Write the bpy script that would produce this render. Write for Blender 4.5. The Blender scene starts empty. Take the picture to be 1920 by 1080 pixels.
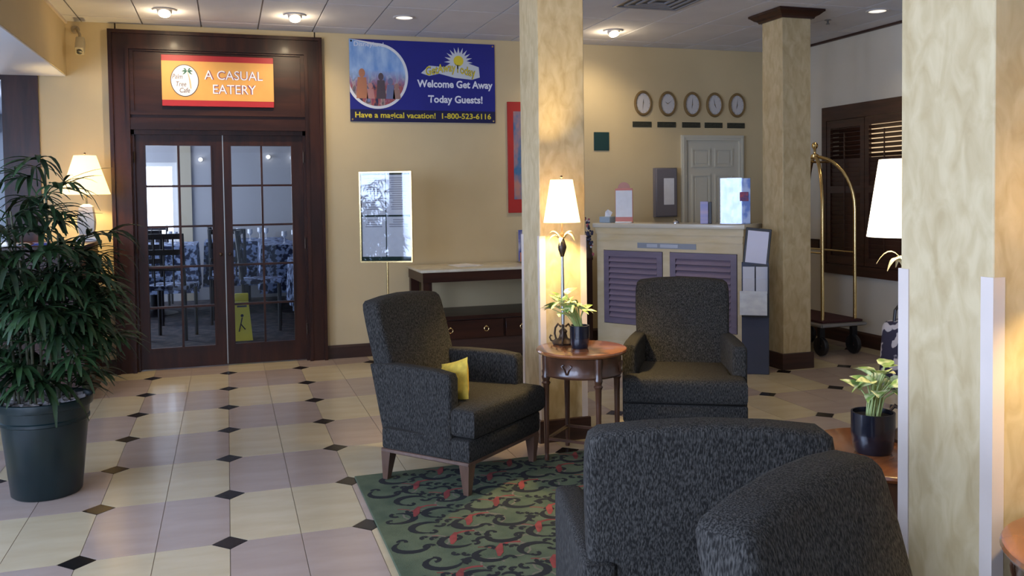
import bpy, bmesh, math, random
from mathutils import Matrix, Vector
random.seed(7)
PI = math.pi
S = bpy.context.scene
COL = S.collection

# ------------------------------------------------------------------ camera
cd = bpy.data.cameras.new('camera'); cam = bpy.data.objects.new('camera', cd); COL.objects.link(cam); S.camera = cam
yaw, pitch, roll = 0.316474663, 0.0363897989, -0.013401095
cy, sy, cp, sp, cr, sr = math.cos(yaw), math.sin(yaw), math.cos(pitch), math.sin(pitch), math.cos(roll), math.sin(roll)
fw = Vector((sy*cp, cy*cp, -sp)); rt = Vector((cy, -sy, 0)); up = rt.cross(fw)
r2 = cr*rt + sr*up; u2 = -sr*rt + cr*up
m = Matrix((r2, u2, -fw)).transposed().to_4x4(); m.translation = (0, 0, 1.52)
cam.matrix_world = m
cd.sensor_width = 36; cd.lens = 1628.86*36/1920; cd.shift_y = -(540-425.72)/1920
cd.clip_start = 0.05
# ------------------------------------------------------------------ world, exposure, daylight
w = bpy.data.worlds.new('world'); S.world = w; w.use_nodes = True
bg = w.node_tree.nodes['Background']; bg.inputs[0].default_value = (0.55, 0.72, 1.0, 1); bg.inputs[1].default_value = 1.5
S.view_settings.view_transform = 'Standard'; S.view_settings.look = 'None'
S.view_settings.exposure = -0.06; S.view_settings.gamma = 1; S.view_settings.use_curve_mapping = False

def light(name, kind, loc, power, color, size=0.05, rot=None, target=None, **k):
    d = bpy.data.lights.new(name, kind); d.energy = power; d.color = color
    o = bpy.data.objects.new(name, d); COL.objects.link(o); o.location = loc
    if kind == 'AREA':
        d.shape = 'RECTANGLE'; d.size, d.size_y = size
    elif kind in ('POINT', 'SPOT'): d.shadow_soft_size = size
    if target is not None:
        o.rotation_euler = (Vector(target)-Vector(loc)).to_track_quat('-Z', 'Y').to_euler()
    elif rot: o.rotation_euler = rot
    for a, v in k.items(): setattr(d, a, v)
    return o
DAY = (0.58, 0.70, 1.0); WARM = (1.0, 0.71, 0.29)
light('daylight_left_windows', 'AREA', (-3.55, 1.0, 1.55), 700, DAY, (7.0, 2.3), target=(0, 1.6, 1.2))
light('daylight_entrance', 'AREA', (-0.3, -3.6, 1.5), 6, DAY, (4.5, 2.2), target=(0, 3, 1.2))
light('daylight_dining_room', 'AREA', (-2.6, 12.2, 1.7), 100, (0.82, 0.88, 1.0), (3.0, 1.8), target=(3, 12.2, 1.2))

# ------------------------------------------------------------------ materials
MATS = {}
def mat(name, c, rough=.5, metal=0, var=0.0, c2=None, scale=(6,6,6), detail=4, bump=0, bscale=None, emit=None, spec=None,
        rand=0.0, coat=0, ramp=(.35, .65), trans=0, sheen=0, distort=0):
    if name in MATS: return MATS[name]
    M = bpy.data.materials.new(name); M.use_nodes = True; nt = M.node_tree; N = nt.nodes; L = nt.links
    b = N['Principled BSDF']; b.inputs['Roughness'].default_value = rough; b.inputs['Metallic'].default_value = metal
    b.inputs['Base Color'].default_value = (*c, 1)
    if spec is not None: b.inputs['Specular IOR Level'].default_value = spec
    if coat: b.inputs['Coat Weight'].default_value = coat; b.inputs['Coat Roughness'].default_value = .12
    if sheen: b.inputs['Sheen Weight'].default_value = sheen
    tc = N.new('ShaderNodeTexCoord'); mp = N.new('ShaderNodeMapping'); mp.inputs['Scale'].default_value = scale
    L.new(tc.outputs['Object'], mp.inputs['Vector'])
    out = None
    if var or c2:
        nz = N.new('ShaderNodeTexNoise'); nz.inputs['Scale'].default_value = 1; nz.inputs['Detail'].default_value = detail
        nz.inputs['Distortion'].default_value = distort
        L.new(mp.outputs[0], nz.inputs['Vector'])
        rp = N.new('ShaderNodeValToRGB'); L.new(nz.outputs['Fac'], rp.inputs[0])
        rp.color_ramp.elements[0].position, rp.color_ramp.elements[1].position = ramp
        ca = tuple(max(0, x*(1-var)) for x in c); cb = c2 or tuple(min(1, x*(1+var)) for x in c)
        if c2: ca = c
        rp.color_ramp.elements[0].color = (*ca, 1); rp.color_ramp.elements[1].color = (*cb, 1)
        out = rp.outputs[0]
    if rand:
        oi = N.new('ShaderNodeObjectInfo'); hs = N.new('ShaderNodeHueSaturation')
        mr = N.new('ShaderNodeMapRange'); mr.inputs['To Min'].default_value = 1-rand; mr.inputs['To Max'].default_value = 1+rand
        L.new(oi.outputs['Random'], mr.inputs[0]); L.new(mr.outputs[0], hs.inputs['Value'])
        if out: L.new(out, hs.inputs['Color'])
        else: hs.inputs['Color'].default_value = (*c, 1)
        out = hs.outputs[0]
    if out: L.new(out, b.inputs['Base Color'])
    if bump:
        n2 = N.new('ShaderNodeTexNoise'); n2.inputs['Detail'].default_value = 3
        m2 = N.new('ShaderNodeMapping'); m2.inputs['Scale'].default_value = bscale or scale
        L.new(tc.outputs['Object'], m2.inputs['Vector']); L.new(m2.outputs[0], n2.inputs['Vector']); n2.inputs['Scale'].default_value = 1
        bp = N.new('ShaderNodeBump'); bp.inputs['Strength'].default_value = bump; bp.inputs['Distance'].default_value = .004
        L.new(n2.outputs['Fac'], bp.inputs['Height']); L.new(bp.outputs[0], b.inputs['Normal'])
    if emit:
        b.inputs['Emission Color'].default_value = (*emit[:3], 1); b.inputs['Emission Strength'].default_value = emit[3]
    if trans: b.inputs['Transmission Weight'].default_value = trans
    MATS[name] = M
    return M

def glass_mat(name, tint=(1, 1, 1), refl=.12, rough=.02):
    M = bpy.data.materials.new(name); M.use_nodes = True; nt = M.node_tree; N = nt.nodes; L = nt.links
    N.remove(N['Principled BSDF']); o = N['Material Output']
    t = N.new('ShaderNodeBsdfTransparent'); t.inputs[0].default_value = (*tint, 1)
    g = N.new('ShaderNodeBsdfGlossy'); g.inputs['Roughness'].default_value = rough
    fr = N.new('ShaderNodeFresnel'); fr.inputs[0].default_value = 1.5
    ad = N.new('ShaderNodeMath'); ad.operation = 'MULTIPLY'; ad.inputs[1].default_value = refl/.04; L.new(fr.outputs[0], ad.inputs[0])
    cl = N.new('ShaderNodeMath'); cl.operation = 'MINIMUM'; cl.inputs[1].default_value = 1; L.new(ad.outputs[0], cl.inputs[0])
    mx = N.new('ShaderNodeMixShader'); L.new(cl.outputs[0], mx.inputs[0]); L.new(t.outputs[0], mx.inputs[1]); L.new(g.outputs[0], mx.inputs[2])
    L.new(mx.outputs[0], o.inputs[0]); MATS[name] = M
    return M

paint = mat('wall_paint', (.60, .475, .27), .75, var=.05, scale=(1.5,1.5,1.5), bump=.08, bscale=(90,90,90))
paint_r = mat('wall_paint_pale', (.62, .57, .47), .75, var=.05, scale=(1.5,1.5,1.5), bump=.08, bscale=(90,90,90))
ceilm = mat('ceiling_tile', (.66, .65, .67), .9, var=.03, scale=(3,3,3), bump=.25, bscale=(160,160,160), rand=.03)
gridm = mat('ceiling_grid', (.36, .36, .38), .6)
cherry = mat('dark_cherry_wood', (.019, .005, .003), .38, c2=(.046, .013, .006), scale=(14,14,1.6), detail=5, coat=.05, distort=.6, spec=.32)
cherry_h = mat('dark_cherry_wood_cross', (.019, .005, .003), .38, c2=(.046, .013, .006), scale=(1.6,14,14), detail=5, coat=.05, distort=.6, spec=.32)
darkbase = mat('dark_baseboard_wood', (.030, .013, .009), .4, c2=(.055, .022, .014), scale=(2,2,30))
tbl_wood = mat('polished_table_wood', (.20, .065, .022), .22, c2=(.34, .12, .038), scale=(3,22,22), detail=5, coat=.6, distort=.5)
tbl_dark = mat('carved_dark_wood', (.055, .024, .013), .3, c2=(.10, .04, .02), scale=(12,12,5), coat=.4)
marble = mat('marble_top', (.62, .55, .40), .2, c2=(.72, .66, .52), scale=(5,5,5), detail=6, distort=1.2, coat=.2)
faux = mat('faux_marble_column_paint', (.44, .33, .165), .5, c2=(.57, .455, .26), scale=(19,19,9), detail=10, distort=.7, ramp=(.33,.66), bump=.1, bscale=(25,25,12))
guard = mat('corner_guard_vinyl', (.62, .53, .46), .4, var=.03)
tweed = mat('charcoal_tweed', (.011, .010, .009), .95, c2=(.062, .058, .051), scale=(300,300,60), detail=2, ramp=(.40,.68), bump=.7, bscale=(150,150,60), spec=.2)
legwood = mat('chair_leg_wood', (.085, .045, .03), .35, c2=(.13, .07, .045), scale=(20,20,4), coat=.3)
brass = mat('brass', (.80, .58, .25), .22, 1, var=.05)
bronze = mat('dark_bronze', (.07, .045, .03), .4, .6, var=.2, scale=(30,30,30))
silver = mat('silver_lamp_stem', (.45, .45, .42), .3, .8)
def shade_mat(name, c, e, st):
    M = bpy.data.materials.new(name); M.use_nodes = True; nt = M.node_tree; N = nt.nodes; L = nt.links; N.remove(N['Principled BSDF'])
    d = N.new('ShaderNodeBsdfDiffuse'); t_ = N.new('ShaderNodeBsdfTranslucent'); mx = N.new('ShaderNodeMixShader'); mx.inputs[0].default_value = .6
    em = N.new('ShaderNodeEmission'); ad = N.new('ShaderNodeAddShader'); em.inputs[0].default_value = (*e, 1); em.inputs[1].default_value = st
    for q in (d, t_): q.inputs[0].default_value = (*c, 1)
    L.new(d.outputs[0], mx.inputs[1]); L.new(t_.outputs[0], mx.inputs[2]); L.new(mx.outputs[0], ad.inputs[0]); L.new(em.outputs[0], ad.inputs[1]); L.new(ad.outputs[0], N['Material Output'].inputs[0])
    return M
shade_m = shade_mat('lit_lamp_shade', (.85, .76, .58), (1.0, .80, .50), 1.6)
shade_w = shade_mat('lit_white_lamp_shade', (.9, .86, .78), (1.0, .92, .78), 1.8)
shade_c = shade_mat('lit_cream_lamp_shade', (.85, .78, .62), (1.0, .82, .58), .5)
white = mat('white_plastic', (.8, .8, .8), .4)
paper = mat('white_paper', (.78, .78, .80), .7, var=.03, scale=(20,20,20))
print_grey = mat('grey_print', (.38, .38, .42), .7)
black = mat('black_plastic', (.015, .015, .017), .35)
blackm = mat('black_metal', (.02, .02, .022), .4, .5)
bluegrey = mat('dark_blue_grey_board', (.045, .055, .095), .5)
potgreen = mat('dark_green_plastic', (.004, .015, .017), .3, var=.25, scale=(4,4,4))
potblack = mat('black_ceramic', (.008, .009, .016), .22, coat=.4)
leafd = mat('palm_leaf', (.008, .026, .009), .5, c2=(.022, .058, .015), scale=(9,9,9), rand=.35)
cane = mat('palm_cane', (.05, .055, .025), .7, c2=(.11, .10, .055), scale=(20,20,50))
pothos = mat('variegated_leaf', (.22, .36, .08), .45, c2=(.78, .80, .45), scale=(26,26,26), detail=2, ramp=(.42,.60), rand=.2)
stemg = mat('pale_green_stem', (.35, .42, .14), .5)
bark = mat('pale_bark_chips', (.20, .16, .13), .9, c2=(.45, .42, .42), scale=(25,25,25), bump=1, bscale=(60,60,60))
creamp = mat('cream_desk_paint', (.60, .47, .26), .45, c2=(.68, .56, .36), scale=(3,3,12), detail=4)
louver = mat('purple_brown_louver', (.24, .18, .23), .24, var=.12, scale=(2,20,20), coat=.3)
louv_frame = mat('louver_frame', (.17, .13, .18), .4, var=.1, scale=(3,20,20))
shut = mat('dark_shutter_wood', (.035, .014, .009), .35, c2=(.06, .024, .014), scale=(3,3,30), coat=.3)
pane = glass_mat('clear_pane_glass', (.93, .95, .97), .012, .01)
acryl = glass_mat('clear_acrylic', (.97, .98, 1), .06)
red = mat('poster_red', (.42, .022, .018), .5)
tile_c = mat('cream_floor_tile', (.51, .42, .265), .22, c2=(.58, .49, .33), scale=(2.5,9,1), detail=5, ramp=(.3,.7), rand=.05, bump=.05, bscale=(12,12,12), spec=.5)
tile_p = mat('pinkish_grey_floor_tile', (.38, .295, .245), .20, c2=(.44, .35, .295), scale=(2.5,9,1), detail=5, ramp=(.3,.7), rand=.05, bump=.05, bscale=(12,12,12), spec=.5)
tile_k = mat('black_inset_tile', (.012, .010, .010), .25, var=.2, scale=(30,30,30))
grout = mat('grout', (.27, .22, .17), .8)

# ------------------------------------------------------------------ mesh building
class MB:
    def __init__(s): s.v = []; s.f = []; s.sm = []
    def add(s, vs, fs, smooth=False, M=None):
        n = len(s.v); s.v += [tuple(M @ Vector(q)) if M else tuple(q) for q in vs]
        s.f += [tuple(i+n for i in f) for f in fs]; s.sm += [smooth]*len(fs); return s
    def box(s, x0, x1, y0, y1, z0, z1, M=None):
        return s.add([(x0,y0,z0),(x1,y0,z0),(x1,y1,z0),(x0,y1,z0),(x0,y0,z1),(x1,y0,z1),(x1,y1,z1),(x0,y1,z1)],
                     [(0,3,2,1),(4,5,6,7),(0,1,5,4),(1,2,6,5),(2,3,7,6),(3,0,4,7)], M=M)
    def rbox(s, x0, x1, y0, y1, z0, z1, r=.01, seg=2, M=None, fn=None, cuts=0):
        b = bmesh.new(); bmesh.ops.create_cube(b, size=1)
        for q in b.verts: q.co = Vector(((x0+x1)/2+q.co.x*(x1-x0), (y0+y1)/2+q.co.y*(y1-y0), (z0+z1)/2+q.co.z*(z1-z0)))
        return s._fin(b, r, seg, M, fn, cuts)
    def _fin(s, b, r, seg, M, fn, cuts=0, smooth=True):
        if r: bmesh.ops.bevel(b, geom=b.edges[:]+b.verts[:], offset=r, segments=seg, profile=.5, affect='EDGES', clamp_overlap=True)
        if cuts:
            bmesh.ops.subdivide_edges(b, edges=[e for e in b.edges if e.calc_length() > .12], cuts=cuts, use_grid_fill=True)
        b.verts.index_update()
        vs = [fn(q.co.copy()) if fn else q.co.copy() for q in b.verts]
        s.add(vs, [tuple(q.index for q in f.verts) for f in b.faces], smooth, M); b.free(); return s
    def prism(s, poly, a, b_, axis='z', r=0, seg=2, M=None, fn=None, smooth=True):
        """poly: 2D outline, extruded from a to b_ along axis ('x': poly=(y,z); 'y': poly=(x,z); 'z': poly=(x,y))"""
        P = {'x': lambda p, t: (t, p[0], p[1]), 'y': lambda p, t: (p[0], t, p[1]), 'z': lambda p, t: (p[0], p[1], t)}[axis]
        b = bmesh.new(); lo = [b.verts.new(P(p, a)) for p in poly]; hi = [b.verts.new(P(p, b_)) for p in poly]
        n = len(poly); f0 = b.faces.new(lo); f1 = b.faces.new(hi[::-1])
        for i in range(n): b.faces.new((lo[i], hi[i], hi[(i+1) % n], lo[(i+1) % n]))
        bmesh.ops.recalc_face_normals(b, faces=b.faces[:])
        if r:
            ed = [e for e in b.edges if (e.verts[0] in lo) == (e.verts[1] in lo)]
            bmesh.ops.bevel(b, geom=ed, offset=r, segments=seg, profile=.5, affect='EDGES', clamp_overlap=True)
        return s._fin(b, 0, 1, M, fn, smooth=smooth)
    def lathe(s, prof, n=24, M=None, smooth=True, sweep=1.0):
        vs = []; fs = []; k = len(prof)
        for i in range(n):
            a = 2*PI*i/n
            for r, z in prof: vs.append((r*math.cos(a), r*math.sin(a), z))
        for i in range(n):
            j = (i+1) % n
            for q in range(k-1):
                if prof[q][0] < 1e-6 and prof[q+1][0] < 1e-6: continue
                fs.append((i*k+q, j*k+q, j*k+q+1, i*k+q+1))
        return s.add(vs, fs, smooth, M)
    def tube(s, pts, r, n=8, M=None, cap=True):
        pts = [Vector(p) for p in pts]; vs = []; fs = []
        rr = r if isinstance(r, (list, tuple)) else [r]*len(pts)
        prev = None
        for i, p in enumerate(pts):
            t = (pts[min(i+1, len(pts)-1)]-pts[max(i-1, 0)]).normalized()
            if prev is None:
                a = Vector((0,0,1)) if abs(t.z) < .9 else Vector((1,0,0)); prev = t.cross(a).normalized()
            u = (prev-t*prev.dot(t)).normalized(); prev = u; v = t.cross(u)
            for k in range(n):
                a = 2*PI*k/n; vs.append(p+(u*math.cos(a)+v*math.sin(a))*rr[i])
        for i in range(len(pts)-1):
            for k in range(n): fs.append((i*n+k, i*n+(k+1) % n, (i+1)*n+(k+1) % n, (i+1)*n+k))
        if cap: fs.append(tuple(range(n))[::-1]); fs.append(tuple((len(pts)-1)*n+k for k in range(n)))
        return s.add(vs, fs, True, M)
    def sphere(s, c, r, n=10, M=None):
        r = r if isinstance(r, tuple) else (r, r, r); k = n//2+1
        prof = [(math.sin(PI*i/(k-1)), -math.cos(PI*i/(k-1))) for i in range(k)]
        vs = []; fs = []
        for i in range(n):
            a = 2*PI*i/n
            for q, z in prof: vs.append((c[0]+r[0]*q*math.cos(a), c[1]+r[1]*q*math.sin(a), c[2]+r[2]*z))
        for i in range(n):
            j = (i+1) % n
            for q in range(k-1): fs.append((i*k+q, j*k+q, j*k+q+1, i*k+q+1))
        return s.add(vs, fs, True, M)
    def mesh(s, name, m):
        me = bpy.data.meshes.new(name); me.from_pydata(s.v, [], s.f); me.polygons.foreach_set('use_smooth', s.sm)
        me.materials.append(m); me.validate()
        if any(s.sm):
            try: me.set_sharp_from_angle(angle=math.radians(42))
            except Exception: pass
        return me
    def obj(s, name, m, parent=None, loc=(0,0,0), rot=(0,0,0), **k):
        return link(name, s.mesh(name, m), parent, loc, rot, **k)

def link(name, me, parent=None, loc=(0,0,0), rot=(0,0,0), **k):
    o = bpy.data.objects.new(name, me); COL.objects.link(o); o.location = loc; o.rotation_euler = rot
    if parent: o.parent = parent
    for a, v in k.items(): o[a] = v
    return o
def thing(name, label, cat, loc=(0,0,0), rz=0, group=None):
    o = link(name, None, None, loc, (0,0,rz)); o['label'] = label; o['category'] = cat
    if group: o['group'] = group
    return o
def tag(o, label, cat, group=None):
    o['label'] = label; o['category'] = cat
    if group: o['group'] = group
    return o
def copy_tree(o, parent=None):
    c = o.copy(); COL.objects.link(c); c.parent = parent
    for ch in list(o.children): copy_tree(ch, c)
    return c
def struct(name, mb, m, parent=None, **k):
    o = mb.obj(name, m, parent, **k)
    if not parent: o['kind'] = 'structure'
    return o
def text(name, body, w, h, m, parent, loc, rot=(PI/2, 0, 0), thick=.001, shear=0, off=0, z=0):
    cu = bpy.data.curves.new(name, 'FONT'); cu.body = body; cu.align_x = 'CENTER'; cu.align_y = 'CENTER'; cu.size = 1; cu.extrude = 0
    cu.shear = shear; cu.offset = off; cu.resolution_u = 3
    t = bpy.data.objects.new(name, cu); COL.objects.link(t)
    bpy.context.view_layer.update()
    me = bpy.data.meshes.new_from_object(t.evaluated_get(bpy.context.evaluated_depsgraph_get()))
    bpy.data.objects.remove(t)
    xs = [v.co.x for v in me.vertices]; ys = [v.co.y for v in me.vertices]
    cx, cyy = (min(xs)+max(xs))/2, (min(ys)+max(ys))/2; fx, fy = w/(max(xs)-min(xs)), h/(max(ys)-min(ys))
    for v in me.vertices: v.co.x = (v.co.x-cx)*fx; v.co.y = (v.co.y-cyy)*fy; v.co.z = z
    me.materials.clear(); me.materials.append(m)
    return link(name, me, parent, loc, rot)
def rotz(a): return Matrix.Rotation(a, 4, 'Z')
def T(x, y, z): return Matrix.Translation((x, y, z))
# ================================================================== SETTING
YB = 8.3; XR = 5.88; ZC = 3.06; XL = -3.2; YF = -3.3
TX, TY, DX, DY = -.0229, 4.002, .61376, .65897
def W(x, y):
    t = min(max((x-.7)/2.9, 0), 1); return (x+.17*t, y+.25*t)
floor = struct('floor', MB().box(XL-.2, XR+.1, YF-.2, 14.2, -.12, -.0035), grout)
def tilepoly(i, j):
    """i: half-block column, j: row; corners on the diamond columns are clipped"""
    x0, x1 = TX+i*DX/2, TX+(i+1)*DX/2; y0, y1 = TY+j*DY, TY+(j+1)*DY; g = .0016; c = .078
    if i % 2 == 0: p = [(x0+g, y0+c), (x0+c, y0+g), (x1-g, y0+g), (x1-g, y1-g), (x0+c, y1-g), (x0+g, y1-c)]
    else: p = [(x0+g, y0+g), (x1-c, y0+g), (x1-g, y0+c), (x1-g, y1-c), (x1-c, y1-g), (x0+g, y1-g)]
    return [W(*q) for q in p]
def prismo(poly, z0, z1):
    cx = sum(p[0] for p in poly)/len(poly); cyy = sum(p[1] for p in poly)/len(poly)
    P = [(p[0]-cx, p[1]-cyy) for p in poly]; n = len(P)
    mb = MB().add([(*p, z0) for p in P]+[(cx2*1, cy2*1, z1) for cx2, cy2 in P],
                  [tuple(range(n, 2*n))]+[(i, (i+1) % n, n+(i+1) % n, n+i) for i in range(n)])
    return mb, cx, cyy
rest = {tile_c: MB(), tile_p: MB(), tile_k: MB()}
for j in range(-11, 7):
    for i in range(-11, 20):
        p = tilepoly(i, j); p = [(min(max(x, XL), XR), min(y, YB+.13)) for x, y in p]
        if max(q[1] for q in p)-min(q[1] for q in p) < .02 or max(q[0] for q in p)-min(q[0] for q in p) < .02: continue
        mt = tile_p if ((i//2)+j) % 2 else tile_c
        near = (-4 <= i <= 18 and j >= -2)
        if near:
            mb, cx, cyy = prismo(p, -.01, 0); mb.obj('tile', mt, floor, (cx, cyy, 0))
        else: rest[mt].add([(*q, 0) for q in p], [tuple(range(len(p)))])
for j in range(-10, 7):
    for i in range(-5, 10):
        cx, cyy = TX+i*DX, TY+j*DY; r = .0735
        if cyy > YB or cx < XL+.1: continue
        p = [W(cx-r, cyy), W(cx, cyy-r), W(cx+r, cyy), W(cx, cyy+r)]
        if i >= -2 and j >= -2:
            mb, a, b = prismo(p, -.01, .0004); mb.obj('inset_tile', tile_k, floor, (a, b, 0))
        else: rest[tile_k].add([(*q, 0) for q in p], [tuple(range(4))])
for mt, mb in rest.items(): mb.obj('distant_tiles', mt, floor, kind='stuff')

# ceiling with lay-in panels
ceiling = struct('ceiling', MB().box(XL-.2, XR+.1, YF-.2, YB+.1, ZC+.014, ZC+.1), gridm)
cr_ = MB(); GX, GY = .4845, .97
for j in range(-12, 1):
    for i in range(-5, 15):
        x0 = -.665+i*GX; x1 = x0+GX; y1 = YB-.28+j*GY+GY; y0 = y1-GY
        x0 = max(x0, XL); x1 = min(x1, XR); y1 = min(y1, YB)
        if x1-x0 < .03 or y1-y0 < .03: continue
        g = .006
        if y1 > 4.0 and x1 > -1.3: MB().box(-(x1-x0)/2+g, (x1-x0)/2-g, -(y1-y0)/2+g, (y1-y0)/2-g, 0, .012).obj('ceiling_panel', ceilm, ceiling, ((x0+x1)/2, (y0+y1)/2, ZC))
        else: cr_.box(x0+g, x1-g, y0+g, y1-g, ZC, ZC+.012)
cr_.obj('further_panels', ceilm, ceiling, kind='stuff')

# walls
wb = MB(); t = .13
DXL, DXR, DT = -.935, .855, 2.99      # double-door opening
wb.box(-1.5, DXL+.05, YB, YB+t, 0, ZC+.05).box(DXR-.05, XR+.1, YB, YB+t, 0, ZC+.05).box(DXL+.04, DXR-.04, YB, YB+t, DT-.05, ZC+.05)
wb.box(XL-.1, -1.5, YB, YB+t, 2.62, ZC+.05)
struct('wall_back', wb, paint)
SH0, SH1, SZ0, SZ1 = 5.2, 7.47, .74, 2.32   # shuttered window opening
wr = MB().box(XR, XR+.12, YF, SH0, 0, ZC+.05).box(XR, XR+.12, SH1, YB+.12, 0, ZC+.05).box(XR, XR+.12, SH0, SH1, 0, SZ0).box(XR, XR+.12, SH0, SH1, SZ1, ZC+.05)
struct('wall_right', wr, paint_r)
wl = MB().box(XL-.12, XL, YF, YB+.12, 0, .35).box(XL-.12, XL, YF, YB+.12, 2.62, ZC+.05)
for y in (YF, -1.0, 1.4, 3.8, 6.2, YB-.1): wl.box(XL-.12, XL, y, y+.2, .35, 2.62)
struct('wall_left', wl, paint)
for n, y in enumerate((YF+.2, -.8, 1.6, 4.0, 6.4)):
    y1 = (-1.0, 1.4, 3.8, 6.2, YB-.1)[n]
    wdw = struct('window_%d' % (n+1), MB().box(XL-.09, XL-.03, y, y1, .35, .41).box(XL-.09, XL-.03, y, y1, 2.56, 2.62).box(XL-.09, XL-.03, y, y+.05, .41, 2.56).box(XL-.09, XL-.03, y1-.05, y1, .41, 2.56).box(XL-.08, XL-.04, (y+y1)/2-.025, (y+y1)/2+.025, .41, 2.56), cherry)
    MB().box(XL-.064, XL-.058, y+.05, y1-.05, .41, 2.56).obj('pane', pane, wdw)
wf = MB().box(XL-.1, -2.6, YF-.12, YF, 0, ZC+.05).box(2.0, XR+.1, YF-.12, YF, 0, ZC+.05).box(-2.6, 2.0, YF-.12, YF, 2.62, ZC+.05)
struct('wall_front', wf, paint)
wdw = struct('window_6', MB().box(-2.6, -2.5, YF-.1, YF-.03, 0, 2.62).box(1.9, 2.0, YF-.1, YF-.03, 0, 2.62).box(-2.5, 1.9, YF-.1, YF-.03, 2.54, 2.62).box(-.35, -.25, YF-.1, YF-.03, 0, 2.54), cherry)
MB().box(-2.5, 1.9, YF-.07, YF-.064, 0, 2.54).obj('pane', pane, wdw)
# window at the far left of the back wall with its dark post
wdw = struct('window_7', MB().box(-1.775, -1.5, YB-.02, YB+.13, 0, 2.62).box(XL, -1.775, YB+.02, YB+.1, 0, .3).box(XL, XL+.1, YB+.02, YB+.1, .3, 2.62).box(XL+.1, -1.775, YB+.02, YB+.1, 2.55, 2.62), cherry)
MB().box(XL+.1, -1.775, YB+.06, YB+.066, .3, 2.55).obj('pane', pane, wdw)
# bulkhead that drops below the ceiling on the left
struct('trim_1', MB().box(XL, -1.28, 2.4, YB, 2.6, ZC), paint)
struct('trim_6', MB().box(XL, -1.285, 2.4, YB-.02, 2.588, 2.6), mat('daylit_white_soffit', (.74, .74, .78), .6))  # white underside slab, pale bluish tone put in for the window daylight
struct('trim_2', MB().box(-1.285, -1.262, 2.4, YB, ZC-.02, ZC), guard)
struct('baseboard_back', MB().prism([(YB-.022, 0), (YB, 0), (YB, .125), (YB-.012, .125), (YB-.022, .105)], .86, 5.88, 'x', smooth=False).prism([(YB-.022, 0), (YB, 0), (YB, .125), (YB-.012, .125), (YB-.022, .105)], -1.5, -.94, 'x', smooth=False), darkbase)
struct('baseboard_right', MB().prism([(XR-.022, 0), (XR, 0), (XR, .14), (XR-.012, .14), (XR-.022, .12)], YF, YB-.03, 'y', smooth=False), darkbase)
struct('trim_3', MB().box(XR-.02, XR, 7.62, 8.29, .92, 1.02), darkbase)
struct('trim_4', MB().box(XR-.03, XR, 3.0, YB, ZC-.022, ZC), darkbase)

# ---- double french door
door = link('door_1', None, None, (0, YB, 0)); door['kind'] = 'structure'
def fr(mb, x0, x1, z0, z1, wd, y0, y1, top=True, bot=True):
    mb.box(x0, x0+wd, y0, y1, z0, z1); mb.box(x1-wd, x1, y0, y1, z0, z1)
    if top: mb.box(x0+wd, x1-wd, y0, y1, z1-wd, z1)
    if bot: mb.box(x0+wd, x1-wd, y0, y1, z0, z0+wd)
c = MB(); fr(c, DXL, DXR, 0, DT, .145, -.045, .02, bot=False); fr(c, DXL-.012, DXR+.012, 0, DT+.012, .03, -.07, .02, bot=False); fr(c, DXL+.12, DXR-.12, 0, DT-.12, .03, -.06, .02, bot=False)
c.obj('door_casing', cherry, door)
c = MB().box(DXL+.14, DXR-.14, -.02, .06, 2.155, 2.90); fr(c, DXL+.15, DXR-.15, 2.27, 2.86, .035, -.04, 0); c.box(DXL+.14, DXR-.14, -.05, .02, 2.14, 2.24)
c.obj('transom_panel', cherry_h, door)
MB().box(DXL+.14, DXL+.175, -.01, .1, 0, 2.15).box(DXR-.175, DXR-.14, -.01, .1, 0, 2.15).box(DXL+.14, DXR-.14, -.01, .1, 2.10, 2.15).obj('door_jamb', cherry, door)
for side, (x0, x1, gx0, gx1) in enumerate(((-.76, -.030, -.676, -.130), (-.022, .68, .045, .575))):
    lf = MB(); z0, z1, g0, g1 = .01, 2.10, .195, 2.005; Y0, Y1 = .025, .07
    lf.box(x0, gx0, Y0, Y1, z0, z1).box(gx1, x1, Y0, Y1, z0, z1).box(gx0, gx1, Y0, Y1, g1, z1).box(gx0, gx1, Y0, Y1, z0, g0)
    fr(lf, gx0-.014, gx1+.014, g0-.014, g1+.014, .014, Y0-.008, Y0)
    leaf = lf.obj('door_leaf', cherry, door)
    mu = MB(); mw = .009; xm = (gx0+gx1)/2
    mu.box(xm-mw, xm+mw, Y0+.004, Y1-.004, g0, g1)
    zs = [g0+(g1-g0)*k/5 for k in range(6)]
    for z in zs[1:-1]: mu.box(gx0, xm-mw, Y0+.004, Y1-.004, z-mw, z+mw).box(xm+mw, gx1, Y0+.004, Y1-.004, z-mw, z+mw)
    mu.obj('glazing_bar', cherry, leaf)
    for a, b in ((gx0, xm-mw), (xm+mw, gx1)):
        for k in range(5):
            MB().box(a, b, Y0+.02, Y0+.024, zs[k]+(mw if k else 0), zs[k+1]-(mw if k < 4 else 0)).obj('pane', pane, leaf)
    hx = x1-.035 if side == 0 else x0+.035
    MB().sphere((hx, Y0-.035, 1.02), .016).tube([(hx, Y0, 1.02), (hx, Y0-.035, 1.02)], .007).obj('handle', bronze, leaf)
MB().box(-.030, -.022, .02, .03, .02, 2.1).obj('weather_strip', silver, door, label='thin light strip between the two door leaves')
for x in (DXL+.17, DXR-.17):
    for z in (.3, 1.1, 1.9): MB().tube([(x, -.014, z-.05), (x, -.014, z+.05)], .008, 6).obj('hinge', bronze, door)

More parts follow.
